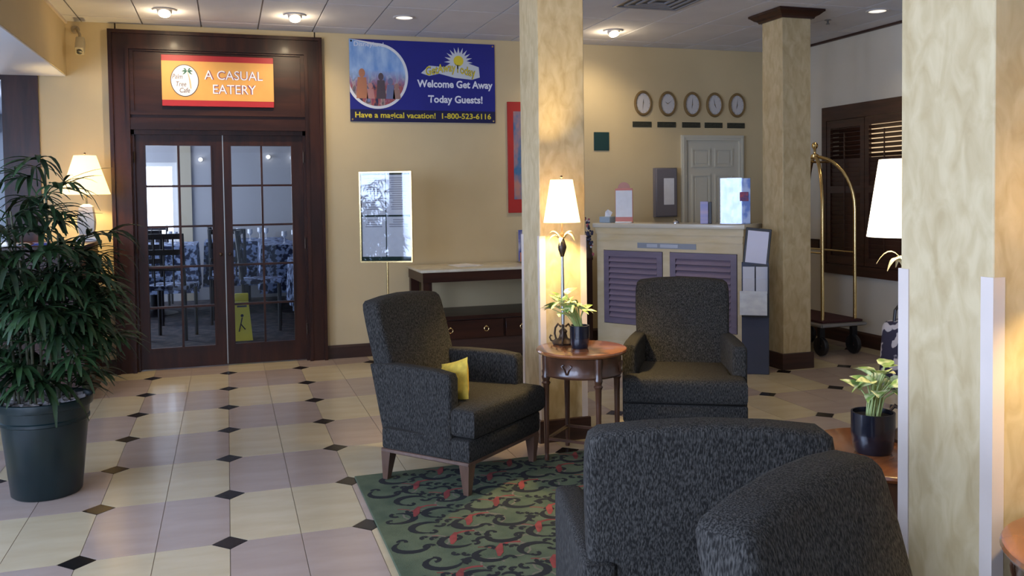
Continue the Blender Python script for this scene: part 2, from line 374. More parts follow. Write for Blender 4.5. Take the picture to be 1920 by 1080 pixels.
# ---- white six-panel door in the back wall
d2 = link('door_2', None, None, (0, YB, 0)); d2['kind'] = 'structure'
wdoor = mat('white_door_paint', (.62, .58, .46), .45)
c = MB(); fr(c, 4.63, 5.395, 0, 2.14, .055, -.03, 0, bot=False); fr(c, 4.645, 5.38, 0, 2.125, .014, -.038, -.03, bot=False); c.obj('door_casing', wdoor, d2)
lf = MB().box(4.685, 5.34, -.006, 0, 0, 2.085); lfo = lf.obj('door_leaf', wdoor, d2)
for a, b in ((4.76, 4.985), (5.04, 5.265)):
    for z0, z1 in ((1.80, 2.0), (1.12, 1.72), (.25, 1.0)):
        q = MB(); fr(q, a, b, z0, z1, .018, -.016, -.006); q.prism([(a+.04, z0+.04), (b-.04, z0+.04), (b-.04, z1-.04), (a+.04, z1-.04)], -.013, -.006, 'y', smooth=False); q.obj('panel', wdoor, lfo)
MB().sphere((4.73, -.05, 1.0), .026).tube([(4.73, 0, 1.0), (4.73, -.05, 1.0)], .01).obj('door_knob', brass, lfo)

# ---- columns
def column(label, x0, x1, y0, y1, guards=True, cap=False, plinth=.14, gh=1.27):
    t = thing('column', label, 'column', ((x0+x1)/2, (y0+y1)/2, 0)); hx, hy = (x1-x0)/2, (y1-y0)/2
    MB().rbox(-hx, hx, -hy, hy, 0, ZC-.001, .004, 1).obj('shaft', faux, t)
    e = .018; MB().prism([(-hx-e, -hy-e), (hx+e, -hy-e), (hx+e, hy+e), (-hx-e, hy+e)], 0, plinth, 'z', r=.006, smooth=False).obj('plinth', darkbase, t)
    if guards:
        for sx in (-1, 1):
            for s2 in (-1, 1):
                g = .004; q = MB(); wd = .034
                q.box(min(sx*(hx+g), sx*(hx-wd)), max(sx*(hx+g), sx*(hx-wd)), min(s2*(hy+g), s2*hy), max(s2*(hy+g), s2*hy), plinth, gh)
                q.box(min(sx*(hx+g), sx*hx), max(sx*(hx+g), sx*hx), min(s2*(hy-wd), s2*hy), max(s2*(hy-wd), s2*hy), plinth, gh)
                q.obj('corner_guard', guard, t)
    if cap:
        c = MB(); prof = [(0, 2.985), (.02, 2.985), (.028, 3.0), (.05, 3.012), (.075, 3.035), (.085, 3.04), (.085, ZC-.002), (0, ZC-.002)]
        for (a, b) in zip(prof[:-1], prof[1:]):
            vs = [];
            for (e, z) in (a, b): vs += [(-hx-e, -hy-e, z), (hx+e, -hy-e, z), (hx+e, hy+e, z), (-hx-e, hy+e, z)]
            c.add(vs, [(i, (i+1) % 4, 4+(i+1) % 4, 4+i) for i in range(4)])
        c.obj('cap', cherry_h, t)
    return t
column('square mottled gold column behind the small round table and its lit lamp', 1.803, 2.103, 4.965, 5.30)
column('square mottled column with a dark wooden cap, right of the reception desk', 4.475, 4.755, 6.28, 6.575, guards=False, cap=True)
column('wide pale grey mottled column in the right foreground with corner guards', 1.803, 2.153, 1.672, 1.985, gh=1.30)

# ---- shutters on the right wall
sh = link('window_8', None, None, (XR, 0, 0)); sh['kind'] = 'structure'
c = MB(); y0, y1, z0, z1 = 5.16, 7.525, .685, 2.372
for a, b, e, f in ((y0, y1, z0, z0+.10), (y0, y1, z1-.14, z1), (y0, y0+.09, z0+.10, z1-.14), (y1-.07, y1, z0+.10, z1-.14)): c.box(-.05, .02, a, b, e, f)
c.obj('window_frame', shut, sh)
ys = [5.25, 5.80, 6.35, 6.90, 7.455]; slat_i = 0
for k in range(4):
    a, b = ys[k]+.004, ys[k+1]-.004; s_ = MB()
    for q in ((a, a+.055, .79, 2.228), (b-.055, b, .79, 2.228), (a+.055, b-.055, .79, .87), (a+.055, b-.055, 2.15, 2.228), (a+.055, b-.055, 1.50, 1.57)): s_.box(-.045, -.012, *q)
    pnl = s_.obj('shutter_panel', shut, sh)
    n1, n2 = 13, 14
    for zz0, zz1, n, ang in ((1.57, 2.15, n1, .62), (.87, 1.50, n2, 1.25)):
        for i in range(n):
            z = zz0+(i+.5)*(zz1-zz0)/n
            an = 1.35 if ang > 1 else ang if not (zz0 > 1.5 and i < n-7) else 1.35
            MB().rbox(-.0255, .0255, -(b-a-.112)/2, (b-a-.112)/2, -.003, .003, .002, 1).obj('slat', shut, pnl, (-.028, (a+b)/2, z), (0, an, 0))
    MB().box(-.056, -.048, (a+b)/2-.006, (a+b)/2+.006, .9, 2.1).obj('tilt_rod', shut, pnl)
MB().box(.125, .135, 5.1, 7.6, .6, 2.5).obj('backing', shut, sh)  # dark board added to block sky light coming through the slats
MB().box(.085, .09, 5.2, 7.02, 1.72, 2.2).obj('added_glow_sheet', mat('slat_highlight_glow', (.5, .4, .25), .6, emit=(1, .72, .42, .9)), sh)  # glowing sheet added behind the upper slats to imitate their highlights

# ---- dining room seen through the double door
gw = mat('dining_room_wall_paint', (.44, .44, .47), .8); RZ = 2.75
struct('wall_dining_far', MB().box(-.70, 4.6, 13.9, 14.0, 0, RZ).box(-3.1, -.70, 13.9, 14.0, 2.08, RZ).box(-3.1, -.70, 13.9, 14, 0, .9).box(-3.1, -2.4, 13.9, 14, .9, 2.08), gw)
struct('wall_dining_left', MB().box(-3.1, -3.0, YB+.13, 10.2, 0, RZ).box(-3.1, -3.0, 10.2, 14, 2.5, RZ), gw)
struct('wall_dining_right', MB().box(4.5, 4.6, YB+.13, 14, 0, RZ), gw)
struct('ceiling_dining', MB().box(-3.1, 4.6, YB+.13, 14, RZ, RZ+.05), mat('dining_ceiling', (.5, .52, .6), .9))
wdw = struct('window_9', MB().box(-2.4, -2.33, 13.92, 13.98, .9, 2.08).box(-.77, -.70, 13.92, 13.98, .9, 2.08).box(-2.33, -.77, 13.92, 13.98, 2.02, 2.08).box(-2.33, -.77, 13.92, 13.98, .9, .96), white)
MB().box(-2.33, -.77, 13.95, 13.956, .96, 2.02).obj('pane', mat('daylit_window_pane', (.8, .85, 1), .3, emit=(.86, .92, 1, 3.0)), wdw)
struct('trim_5', MB().box(-.69, -.50, 13.86, 13.9, 0, RZ), mat('beige_pilaster', (.5, .44, .33), .7))
carpet = mat('dark_patterned_carpet', (.018, .018, .030), .95, c2=(.07, .055, .06), scale=(9,9,9), detail=3, ramp=(.45,.6))
struct('floor_dining', MB().box(-3.0, 4.5, YB+.14, 13.9, -.003, .004), carpet)
# ================================================================== OBJECTS
# ---- rug
RX0, RX1, RY0, RY1 = .62, 3.35, .6, 4.70
rug = thing('area_rug', 'green area rug with black scrolls and red ribbons under the dark armchairs', 'rug', ((RX0+RX1)/2, (RY0+RY1)/2, 0))
hx, hy = (RX1-RX0)/2, (RY1-RY0)/2
rugm = mat('green_rug_pile', (.060, .085, .046), .95, c2=(.10, .125, .068), scale=(7,7,7), detail=5, ramp=(.35,.65), bump=.5, bscale=(220,220,220))
MB().rbox(-hx, hx, -hy, hy, 0, .011, .004, 1).obj('pile', rugm, rug)
rk = mat('rug_black_scroll', (.006, .007, .009), .95); rr_ = mat('rug_red_ribbon', (.22, .035, .030), .95, var=.3, scale=(15,15,15)); rg = mat('rug_grey_scroll', (.16, .14, .10), .95)
def stroke(mb, pts, ws, z):
    n = len(pts); vs = []
    for i in range(n):
        a = Vector(pts[max(i-1, 0)]); b = Vector(pts[min(i+1, n-1)]); t = (b-a).normalized(); nn = Vector((-t.y, t.x))*ws[i]
        p = Vector(pts[i]); vs += [(p.x+nn.x, p.y+nn.y, z), (p.x-nn.x, p.y-nn.y, z)]
    if any(abs(v[0]) > hx-.01 or abs(v[1]) > hy-.01 for v in vs): return
    mb.add(vs, [(2*i, 2*i+1, 2*i+3, 2*i+2) for i in range(n-1)])
R_ = random.Random(3)
def arc(cx, cyy, r, a0, a1, n=9, sq=1): return [(cx+r*math.cos(a0+(a1-a0)*i/(n-1)), cyy+sq*r*math.sin(a0+(a1-a0)*i/(n-1))) for i in range(n)]
kb, rb, gb = MB(), MB(), MB()
nx, ny = 13, 22
for i in range(nx):
    for j in range(ny):
        cx = -hx+.10+i*.208+(.10 if j % 2 else 0)+R_.uniform(-.02, .02); cyy = -hy+.08+j*.185+R_.uniform(-.02, .02)
        fl = 1 if (i+j) % 2 else -1; a = R_.uniform(-.4, .4)+(0 if (i+2*j) % 3 else PI/2)
        p = arc(cx, cyy, .078, a+.3*fl, a+fl*4.2, 11, .8)
        stroke(kb, p, [.004+.014*math.sin(PI*k/10) for k in range(11)], .0118)
        e = p[-1]; stroke(kb, arc(e[0]+.016, e[1]+.01, .018, a+PI, a+PI+fl*4, 7), [.009]*7, .0119)
        e = p[0]; stroke(kb, arc(e[0]-.005, e[1]-.02, .022, a, a-fl*3.3, 7), [.010]*7, .0119)
        if (i+j) % 2 == 0: stroke(gb, arc(cx+.1, cyy+.02, .07, a+2, a+fl*3.6+2, 8), [.005]*8, .0116)
        if (i+j) % 2:
            stroke(kb, arc(cx+.115, cyy-.03, .035, a-1, a+2.2, 8), [.004+.009*math.sin(PI*k/7) for k in range(8)], .0117)
        for q in range(3): stroke(kb, arc(cx+.07+q*.04, cyy+.07-.02*q, .014, a, a+4, 6), [.010]*6, .0117)
for i in range(7):
    for j in range(22):
        cx = -hx+.25+i*.40+(.17 if j % 2 else 0)+.045*math.sin(j*1.3); cyy = -hy+.08+j*.188
        stroke(rb, [(cx-.02, cyy-.07), (cx-.004, cyy-.03), (cx+.006, cyy+.01), (cx+.028, cyy+.055)], [.006, .015, .016, .006], .0121)
        stroke(rb, arc(cx+.075, cyy-.03, .085, PI*.95, PI*.35, 8), [.008]*8, .0115)
        stroke(gb, arc(cx+.16, cyy+.06, .05, 0, 4.4, 9), [.005]*9, .0114)
        stroke(rb, arc(cx-.085, cyy-.03, .08, .1, 1.5, 7), [.004]*7, .0115)
kb.obj('black_scroll_pattern', rk, rug, kind='stuff'); rb.obj('red_ribbon_pattern', rr_, rug, kind='stuff'); gb.obj('thin_scroll_pattern', rg, rug, kind='stuff')

# ---- armchairs (local: facing -Y)
def make_chair(label):
    t = thing('armchair', label, 'armchair', group='dark tweed lobby armchairs')
    for sx in (-1, 1):
        for y, tilt in ((-.312, 0), (.195, .02)):
            q = MB(); a, b = .020, .030; x = sx*.322
            vs = [(x-a*.75, y-a*.75+tilt, 0), (x+a*.75, y-a*.75+tilt, 0), (x+a*.75, y+a*.75+tilt, 0), (x-a*.75, y+a*.75+tilt, 0), (x-b, y-b, .155), (x+b, y-b, .155), (x+b, y+b, .155), (x-b, y+b, .155)]
            q.add(vs, [(0,3,2,1), (4,5,6,7), (0,1,5,4), (1,2,6,5), (2,3,7,6), (3,0,4,7)]); q.obj('leg', legwood, t)
    MB().rbox(-.350, .350, -.34, .23, .15, .172, .004, 1).obj('seat_rail', legwood, t)
    MB().rbox(-.356, .356, -.35, .22, .170, .285, .016, 2).obj('seat_base', tweed, t)
    T_ = [(-.275, .16), (-.275, -.225), (-.352, -.225), (-.352, -.38), (.352, -.38), (.352, -.225), (.275, -.225), (.275, .16)]
    def puff(v):
        if v.z > .4: v.z += .020*max(0, 1-(v.x/.33)**2)*max(0, 1-((v.y+.11)/.29)**2)
        return v
    # cushion: subdivided strip built as prism with soft edges
    MB().prism(T_, .288, .440, 'z', r=.035, seg=3, fn=puff).obj('seat_cushion', tweed, t)
    for sx in (-1, 1):
        pr = [(-.24, .172), (.235, .172), (.345, .600), (.30, .612), (.10, .620), (-.12, .618), (-.225, .606), (-.24, .58)]
        def splay(v, sx=sx): v.x += sx*(-(v.y-.30))*.105; return v
        a, b = (sx*.222, sx*.308); MB().prism(pr, min(a, b), max(a, b), 'x', r=.020, seg=3, fn=splay).obj('arm', tweed, t)
    # backrest: shield outline (x,z) with arched top, leaning back
    o = [(-.285, .172), (-.292, .60), (-.298, .80), (-.296, .89), (-.288, .925), (-.265, .942), (-.15, .955), (0, .961)]
    o = o+[(-x, z) for x, z in o[::-1][1:]]
    def lean(v):
        k = (v.z-.172)/.80; v.y += -.05+.165*k+.02*k*k
        if v.y < .19+.115*k: v.y += 0
        return v
    b = bmesh.new(); lo = [b.verts.new((x, .135+.035*max(0, (z-.2)/.8), z)) for x, z in o]; hi = [b.verts.new((x, .285, z)) for x, z in o]; n = len(o)
    b.faces.new(lo); b.faces.new(hi[::-1])
    for i in range(n): b.faces.new((lo[i], hi[i], hi[(i+1) % n], lo[(i+1) % n]))
    bmesh.ops.recalc_face_normals(b, faces=b.faces[:])
    bmesh.ops.bevel(b, geom=[e for e in b.edges if (e.verts[0] in lo) == (e.verts[1] in lo)], offset=.026, segments=3, profile=.5, affect='EDGES', clamp_overlap=True)
    MB()._fin(b, 0, 1, None, lean).obj('backrest', tweed, t)
    return t
AZ = lambda az: -math.radians(az)+PI   # azimuth (clockwise from +Y) the chair faces
ch = make_chair('dark armchair with a yellow cushion, standing on the rug edge left of the column')
ch.location = (1.165, 4.64, .012); ch.rotation_euler.z = AZ(140)
for lab, loc, az in (('dark armchair facing the viewer in front of the louvered reception desk', (2.65, 4.735, .012), 208),
                     ('dark armchair seen from behind in the centre foreground, blue-grey in daylight', (1.21, 2.16, .012), 20),
                     ('nearest dark armchair cut by the bottom edge, beside the pale column', (1.20, 1.105, .012), 152)):
    c = copy_tree(ch); c['label'] = lab; c.location = loc; c.rotation_euler.z = AZ(az)
cm = mat('mustard_cushion', (.62, .42, .05), .8, var=.15, scale=(30,30,30))
cu = MB(); n = 8; vs = []; fs = []
for s_ in (-1, 1):
    for i in range(n+1):
        for j in range(n+1):
            a, b = 2*i/n-1, 2*j/n-1; vs.append((a*.11*(1-.06*(1-b*b)), s_*.04*((1-a**4)*(1-b**4))**.6, b*.11*(1-.06*(1-a*a))))
N1 = (n+1)**2
for i in range(n):
    for j in range(n):
        q = (i*(n+1)+j, (i+1)*(n+1)+j, (i+1)*(n+1)+j+1, i*(n+1)+j+1); fs.append(q); fs.append(tuple(k+N1 for k in q[::-1]))
cu.add(vs, fs, True)
tag(cu.obj('cushion', cm, None, (1.125, 4.445, .54), (.25, .3, AZ(140)+1.35)), 'small yellow cushion tucked against the armrest of the left armchair', 'cushion')

# ---- round tables
def round_table(label, x, y, r=.25, h=.63, rz=0, z0=0):
    t = thing('round_table', label, 'table', (x, y, z0), rz)
    MB().lathe([(0, h-.028), (r-.02, h-.028), (r-.006, h-.022), (r, h-.012), (r-.004, h-.003), (r-.012, h), (0, h)], 48).obj('table_top', tbl_wood, t)
    a = MB().lathe([(r-.055, h-.145), (r-.035, h-.145), (r-.030, h-.135), (r-.035, h-.128), (r-.035, h-.04), (r-.028, h-.028), (r-.055, h-.028)], 48)
    a.obj('apron', tbl_dark, t)
    for k in range(4):
        an = PI/4+k*PI/2; q = MB(); M = T(math.cos(an)*(r-.04), math.sin(an)*(r-.04), 0)
        q.lathe([(0, 0), (.013, 0), (.015, .02), (.011, .035), (.013, .05), (.017, h*.55), (.019, h-.20), (.027, h-.185), (.019, h-.175), (.024, h-.16), (.026, h-.15), (.021, h-.14), (.021, h-.10), (.023, h-.03), (0, h-.03)], 10, M)
        q.obj('leg', tbl_dark, t)
    c = MB()
    for k in range(4):
        an = k*PI/2; M = T(math.cos(an)*(r-.033), math.sin(an)*(r-.033), h-.088) @ rotz(an)
        for s_ in (-1, 1): c.tube([(.002, s_*.003, -.03), (.006, s_*.012, -.005), (.006, s_*.03, .018), (.005, s_*.018, .024)], .004, 6, M)
    c.obj('carved_ornament', tbl_dark, t, kind='stuff')
    q = MB(); rr = (r-.045)*math.cos(PI/4)
    for k in range(4):
        M = rotz(k*PI/2); q.box(rr-.006, rr+.006, -rr, rr, .115, .130, M)
    q.obj('stretcher', tbl_dark, t)
    return t
TA = (1.918, 4.60); TB = (2.11, 2.37); TC = (1.92, 1.35)
round_table('small round polished wood table in front of the gold column, holding a lamp', *TA, r=.262, rz=.25+math.radians(-67.2+9), z0=.012)
round_table('round wood table with a potted plant behind the nearest armchair', *TB, r=.30, rz=.3, z0=.012)
round_table('round wood table just entering the bottom right corner of the photo', *TC, r=.30, h=.69, rz=.6, z0=.012)
ZT = .643

# ---- lamps
leafgold = mat('pale_gold_metal_leaf', (.62, .50, .26), .45, .3)
def table_lamp(label, x, y, z, rb, rt_, hb, ht, shadem, power, kind='stick', top_extra=True):
    t = thing('table_lamp', label, 'lamp', (x, y, z))
    s = MB().lathe([(rb, hb), (rt_, ht), (rt_-.002, ht), (rb-.002, hb), (rb, hb)], 40); s.obj('lamp_shade', shadem, t)
    q = MB()
    for k in range(3):
        a = k*2*PI/3; q.tube([(0, 0, ht-.02), (math.cos(a)*(rt_-.002), math.sin(a)*(rt_-.002), ht-.008)], .0018, 5)
    q.tube([(0, 0, ht-.022), (0, 0, ht+.012)], .004, 6).sphere((0, 0, ht+.016), .009); q.obj('finial', bronze, t)
    if kind == 'stick':
        MB().lathe([(0, 0), (.062, 0), (.066, .01), (.05, .022), (.028, .035), (.02, .06), (.026, .075), (.012, .09), (0, .09)], 20).obj('base', bronze, t)
        MB().lathe([(.009, .085), (.011, .25), (.0085, hb-.20), (.0, hb-.20)], 12).obj('stem', silver, t)
        MB().lathe([(0, hb-.21), (.010, hb-.20), (.022, hb-.165), (.026, hb-.145), (.018, hb-.115), (.008, hb-.085), (.014, hb-.07), (.006, hb-.05), (.006, hb+.02), (0, hb+.02)], 14).obj('carved_bulb', bronze, t)
        for k_, (a, dz) in enumerate(((2.5, 0), (3.3, -.02), (4.2, -.035), (0.2, 0), (1.2, -.02), (5.2, -.01))):
            l = MB(); c_, s_ = math.cos(a), math.sin(a); vs = []; nn_ = 7
            for i in range(nn_+1):
                u_ = i/nn_; rr = .012+.085*u_; zz = hb-.085+dz+.16*u_*(1-u_)-.01*u_; wd = .011*math.sin(PI*min(1, .12+u_*.88))+.0008
                vs += [(c_*rr-s_*wd, s_*rr+c_*wd, zz-.003), (c_*rr, s_*rr, zz), (c_*rr+s_*wd, s_*rr-c_*wd, zz-.003)]
            l.add(vs, [(3*i+q_, 3*i+q_+1, 3*i+q_+4, 3*i+q_+3) for i in range(nn_) for q_ in (0, 1)], True).obj('leaf_ornament', leafgold, t)
        for a in (2.2, 4.3, 6.4):
            c_, s_ = math.cos(a), math.sin(a)
            MB().tube([(c_*r0, s_*r0, z0) for r0, z0 in ((.015, .10), (.035, .115), (.055, .09), (.06, .055), (.05, .025), (.065, .010), (.085, .012), (.095, .03), (.088, .045), (.078, .04))], [.007, .007, .006, .006, .006, .006, .006, .005, .005, .004], 7).obj('base_scroll', bronze, t)
    elif kind == 'white':
        MB().prism([(-.075, -.075), (.075, -.075), (.075, .075), (-.075, .075)], 0, .03, 'z', r=.004, smooth=False).obj('base', white, t)
        hh = hb-.10; MB().lathe([(.07*1.3, .03), (.088, .05), (.07, .06), (.085, .1), (.09, hh*.6), (.07, hh), (.03, hh+.02), (0, hh+.02)], 4, rotz(PI/4)).obj('body', mat('pale_ceramic', (.62, .58, .52), .4), t)
        MB().tube([(0, 0, hh+.01), (0, 0, hb+.04)], .008, 8).obj('stem', brass, t)
    light('lamp_bulb', 'POINT', (0, 0, hb+(ht-hb)*.45), power, WARM, .03).parent = t
    return t
table_lamp('lit table lamp on a slim carved stem against the gold column', 1.862, 4.745, ZT, .108, .066, .715, .965, shade_m, 75)
table_lamp('large blown-out white lamp shade partly hidden behind the pale column', 2.255, 2.455, ZT, .130, .09, .715, .985, shade_w, 14)
table_lamp('lit table lamp beyond the right edge lighting the column', 2.03, 1.36, .702, .13, .08, .66, .93, shade_m, 38)

def pot_plant(label, x, y, z, r, h, n, hgt, seed, spread=.10, big=.055, cat='potted plant', bias=(0, 0)):
    t = thing('potted_plant', label, cat, (x, y, z)); g = random.Random(seed)
    MB().lathe([(0, 0), (r*.82, 0), (r*.93, .02), (r, h*.5), (r, h), (r-.006, h), (r-.008, h-.02), (0, h-.022)], 28).obj('pot', potblack, t)
    MB().lathe([(0, h-.012), (r-.008, h-.014), (0, h-.02)], 16).obj('soil', mat('potting_soil', (.03, .02, .012), .95, var=.4, scale=(80,80,80)), t)
    st = MB()
    for i in range(n):
        a = i*2.4+g.uniform(-.3, .3); d = spread*math.sqrt((i+.5)/n); zz = h+hgt*(1-.55*(d/spread)**1.5)*g.uniform(.75, 1)
        e = Vector((math.cos(a)*d+bias[0]*zz, math.sin(a)*d+bias[1]*zz, zz)); st.tube([(math.cos(a)*r*.3, math.sin(a)*r*.3, h-.02), (e.x*.45, e.y*.45, h+(zz-h)*.6), e], .0025, 5)
        s = big*g.uniform(.7, 1.1); ol = [(0, 0), (.35, .05), (.5, .3), (.42, .6), (.2, .9), (0, 1.12)]
        vs = []; fs = []
        for k, (wx, l) in enumerate(ol):
            for sx in (-1, 0, 1): vs.append((sx*wx*s*1.25, l*s*1.5, -abs(sx)*wx*-.25*s-(l*l)*s*.55))
        for k in range(len(ol)-1):
            for q in (0, 1): fs.append((k*3+q, k*3+q+1, k*3+q+4, k*3+q+3))
        M = T(*e) @ rotz(a-PI/2) @ Matrix.Rotation(g.uniform(-.1, .8), 4, 'X') @ Matrix.Rotation(g.uniform(-.5, .5), 4, 'Y')
        MB().add(vs, fs, True, M).obj('leaf', pothos, t)
    st.obj('stems', stemg, t, kind='stuff')
    return t
pot_plant('variegated leafy plant in a black pot beside the lit lamp on the round table', 1.90, 4.585, ZT, .056, .13, 36, .20, 5, .095, .046, bias=(-.30, .0))
pot_plant('variegated pothos in a black pot on the table behind the nearest armchair', 2.045, 2.375, ZT, .070, .135, 26, .17, 11, .062, .042, bias=(.12, -.02))
# ---- big palm in green pot
palm = thing('potted_palm', 'tall bushy lady palm in a large dark green plastic pot at the left', 'potted plant', (-.93, 5.04, 0))
MB().lathe([(0, 0), (.155, 0), (.168, .012), (.205, .38), (.213, .385), (.213, .40), (.208, .405), (.214, .455), (.228, .46), (.232, .475), (.230, .50), (.222, .503), (.214, .495), (.205, .44), (0, .44)], 56).obj('pot', potgreen, palm)
g = random.Random(12); bk = MB()
for k in range(170):
    a = g.uniform(0, 2*PI); d = .2*math.sqrt(g.random()); s_ = g.uniform(.012, .026)
    M = T(math.cos(a)*d, math.sin(a)*d, .47+g.uniform(-.01, .022)) @ Matrix.Rotation(g.uniform(0, 3), 4, 'X') @ Matrix.Rotation(g.uniform(0, 3), 4, 'Z')
    bk.box(-s_, s_, -s_*.6, s_*.6, -s_*.3, s_*.3, M)
bk.lathe([(0, .462), (.206, .46), (.0, .45)], 20)
bk.obj('bark_chips', bark, palm, kind='stuff')
def frond(base, dirv, ln, up_, nleaf, width):
    """fan of drooping leaflets from the end of a petiole"""
    q = MB(); d = Vector(dirv).normalized(); e = Vector(base)+d*ln+Vector((0, 0, up_))
    q.tube([base, Vector(base)+d*ln*.5+Vector((0, 0, up_*.75)), e], [.004, .003, .0025], 4)
    side = Vector((-d.y, d.x, 0)); 
    for k in range(nleaf):
        an = (k-(nleaf-1)/2)/(nleaf-1)*2.5; dd = (d*math.cos(an)+side*math.sin(an)); L_ = g.uniform(.18, .27)*(1-.12*abs(an)); dr = g.uniform(.35, 1.0); el = g.uniform(.0, .6)
        pts = []; n = 5
        for i in range(n+1):
            u_ = i/n; pts.append(e+dd*(L_*u_*(1-.25*u_*dr))+Vector((0, 0, L_*(el*u_-dr*u_*u_*.8))))
        sd = Vector((-dd.y, dd.x, 0)); vs = []
        for i, p in enumerate(pts):
            wd = width*(.35, .9, 1, .95, .7, .25)[i]; vs += [p+sd*wd+Vector((0, 0, wd*.3)), p, p-sd*wd+Vector((0, 0, wd*.3))]
        q.add(vs, [(3*i+m_, 3*i+m_+1, 3*i+m_+4, 3*i+m_+3) for i in range(n) for m_ in (0, 1)], True)
    return q
for k in range(18):
    a = k*2.4; d = .035+.10*math.sqrt(k/18); bx, by = math.cos(a)*d, math.sin(a)*d; H_ = g.uniform(1.05, 1.62)
    if bx > .03: H_ *= .84
    if k == 0: H_ = 1.72
    ex, ey = bx*1.6+g.uniform(-.03, .03), by*2.0+g.uniform(-.03, .03)
    MB().tube([(bx, by, .44), (bx*1.3, by*1.3, .44+(H_-.44)*.5), (ex, ey, H_)], [.0075, .0065, .005], 7).obj('cane', cane, palm)
    nf = 11
    for f_ in range(nf):
        u_ = .32+.68*(f_+.6)/nf if f_ > 1 else g.uniform(.10, .34); z = .44+(H_-.44)*u_; px, py = bx+(ex-bx)*u_, by+(ey-by)*u_; an = g.uniform(0, 2*PI) if g.random() < .5 else math.atan2(ey, ex)+g.uniform(-1.2, 1.2)
        frond((px, py, z), (math.cos(an), math.sin(an), 0), g.uniform(.05, .19)*(1.15-.75*max(0, z-1)), g.uniform(.02, .12), g.choice((8, 9, 10)), .0135).obj('frond', leafd, palm)
for bz, an, l_, u0 in ((.95, -.55, .34, .06), (1.15, -.2, .30, .08), (1.05, -.9, .30, .1), (1.5, .1, .12, .12), (1.35, -.5, .14, .1), (.72, -.7, .12, .03), (1.55, -2.6, .1, .12), (1.6, -1.5, .04, .1)):
    frond((0, 0, bz), (math.cos(an), math.sin(an), 0), l_, u0, 7, .009).obj('frond', leafd, palm)

# ---- host desk at the left with lamp
hd = thing('host_desk', 'dark cherry host desk behind the palm, left of the double door', 'desk', (-1.42, 7.66, 0))
MB().rbox(-.39, .37, -.44, .44, .0, 1.15, .004, 1).obj('body', cherry, hd); MB().rbox(-.42, .40, -.47, .47, 1.15, 1.19, .008, 2).obj('desk_top', cherry_h, hd)
c = MB(); fr(c, -.34, .32, .12, 1.08, .06, -.455, -.44); c.obj('front_panel_frame', cherry, hd); MB().box(.37, .38, -.45, .45, 0, .1).box(-.39, .37, -.452, -.44, 0, .1).obj('plinth', darkbase, hd)
table_lamp('lit lamp with a cream pleated shade on the host desk by the yellow wall', -1.105, 7.92, 1.19, .187, .085, .385, .705, shade_c, 26, kind='white')
for k, (x, c_) in enumerate(((-1.50, (.5, .5, .55)), (-1.36, (.08, .1, .4)))):
    b = thing('brochure_stack', ('pile of white brochures on the host desk behind the palm leaves', 'stack of blue leaflets on the host desk behind the palm')[k], 'brochures', (x, 7.45, 1.19))
    for j in range(4): MB().box(-.05, .05, -.10, .10, .004*j, .004*j+.003, rotz(.1*j)).obj('brochure', mat('brochure_%d' % k, c_, .5), b)

# ---- armoire-like console table against the back wall
ct = thing('console_table', 'dark wood console table with pale marble top below the blue banner', 'console table', (2.42, 7.95, 0))
w2, d2_ = .77, .33
MB().rbox(-w2-.02, w2+.02, -d2_-.02, d2_, .835, .86, .006, 2).obj('marble_top', marble, ct)
MB().box(-w2, w2, -d2_, d2_-.01, .745, .835).obj('apron', cherry_h, ct)
for sx in (-1, 1):
    for sy_ in (-1, 1):
        x, y = sx*(w2-.045), sy_*(d2_-.055)
        MB().prism([(x-.04, y-.04), (x+.04, y-.04), (x+.04, y+.04), (x-.04, y+.04)], 0, .745, 'z', r=.005, smooth=False).obj('leg', cherry, ct)
MB().box(-w2+.005, w2-.005, -d2_+.01, d2_-.02, .40, .43).obj('shelf', cherry_h, ct)
MB().box(-w2+.09, w2-.09, -d2_+.05, d2_-.03, .04, .395).obj('cabinet', darkbase, ct)
for k in range(2):
    x0 = -w2+.09+k*.69; dr = MB().rbox(x0, x0+.67, -d2_+.02, -d2_+.05, .215, .385, .004, 1).obj('drawer', cherry_h, ct)
    for xx in (x0+.16, x0+.50):
        MB().tube([(xx+math.cos(a)*.022, -d2_+.012, .30+math.sin(a)*.022) for a in [i*PI/6 for i in range(13)]], .003, 6).lathe([(0, 0), (.012, 0), (.008, .008), (0, .01)], 10, T(xx, -d2_+.02, .322) @ Matrix.Rotation(PI/2, 4, 'X')).obj('ring_pull', brass, dr)
pp = thing('paper_stack', 'loose white papers lying on the marble console top', 'papers', (2.12, 7.98, .86), .1)
for j in range(3): MB().box(-.105+.02*j, .105+.02*j, -.14, .14, .0015*j, .0015*j+.001, rotz(.15*j)).obj('sheet', paper, pp)

# ---- menu stand
ms = thing('menu_stand', 'glazed menu board with four pages on a slim brass pole', 'menu stand', (1.33, 7.62, 0), -.42)
fm = MB(); fr(fm, -.235, .235, .945, 1.745, .012, -.02, .015); fm.obj('frame', brass, ms)
MB().box(-.225, .225, 0, .012, .955, 1.735).obj('backing', mat('dark_green_felt', (.006, .03, .022), .8), ms)
for i in range(2):
    for j in range(2):
        x0 = -.218+i*.222; z0 = .995+j*.368; p = MB().box(x0, x0+.212, -.003, 0, z0, z0+.352).obj('page', paper, ms)
        ln = MB(); gg = random.Random(i*2+j)
        for k in range(15): 
            a = gg.uniform(.02, .06); ln.box(x0+a, x0+.212-a, -.0042, -.003, z0+.32-k*.0195, z0+.329-k*.0195) if (j == 1 or k < 4) else None
        ln.obj('printed_lines', print_grey, p)
MB().box(-.225, .225, -.016, -.012, .955, 1.735).obj('pane', glass_mat('menu_glass', (1, 1, 1), .085, .02), ms)
MB().tube([(0, .012, .02), (0, .012, .95)], .009, 10).obj('pole', brass, ms)
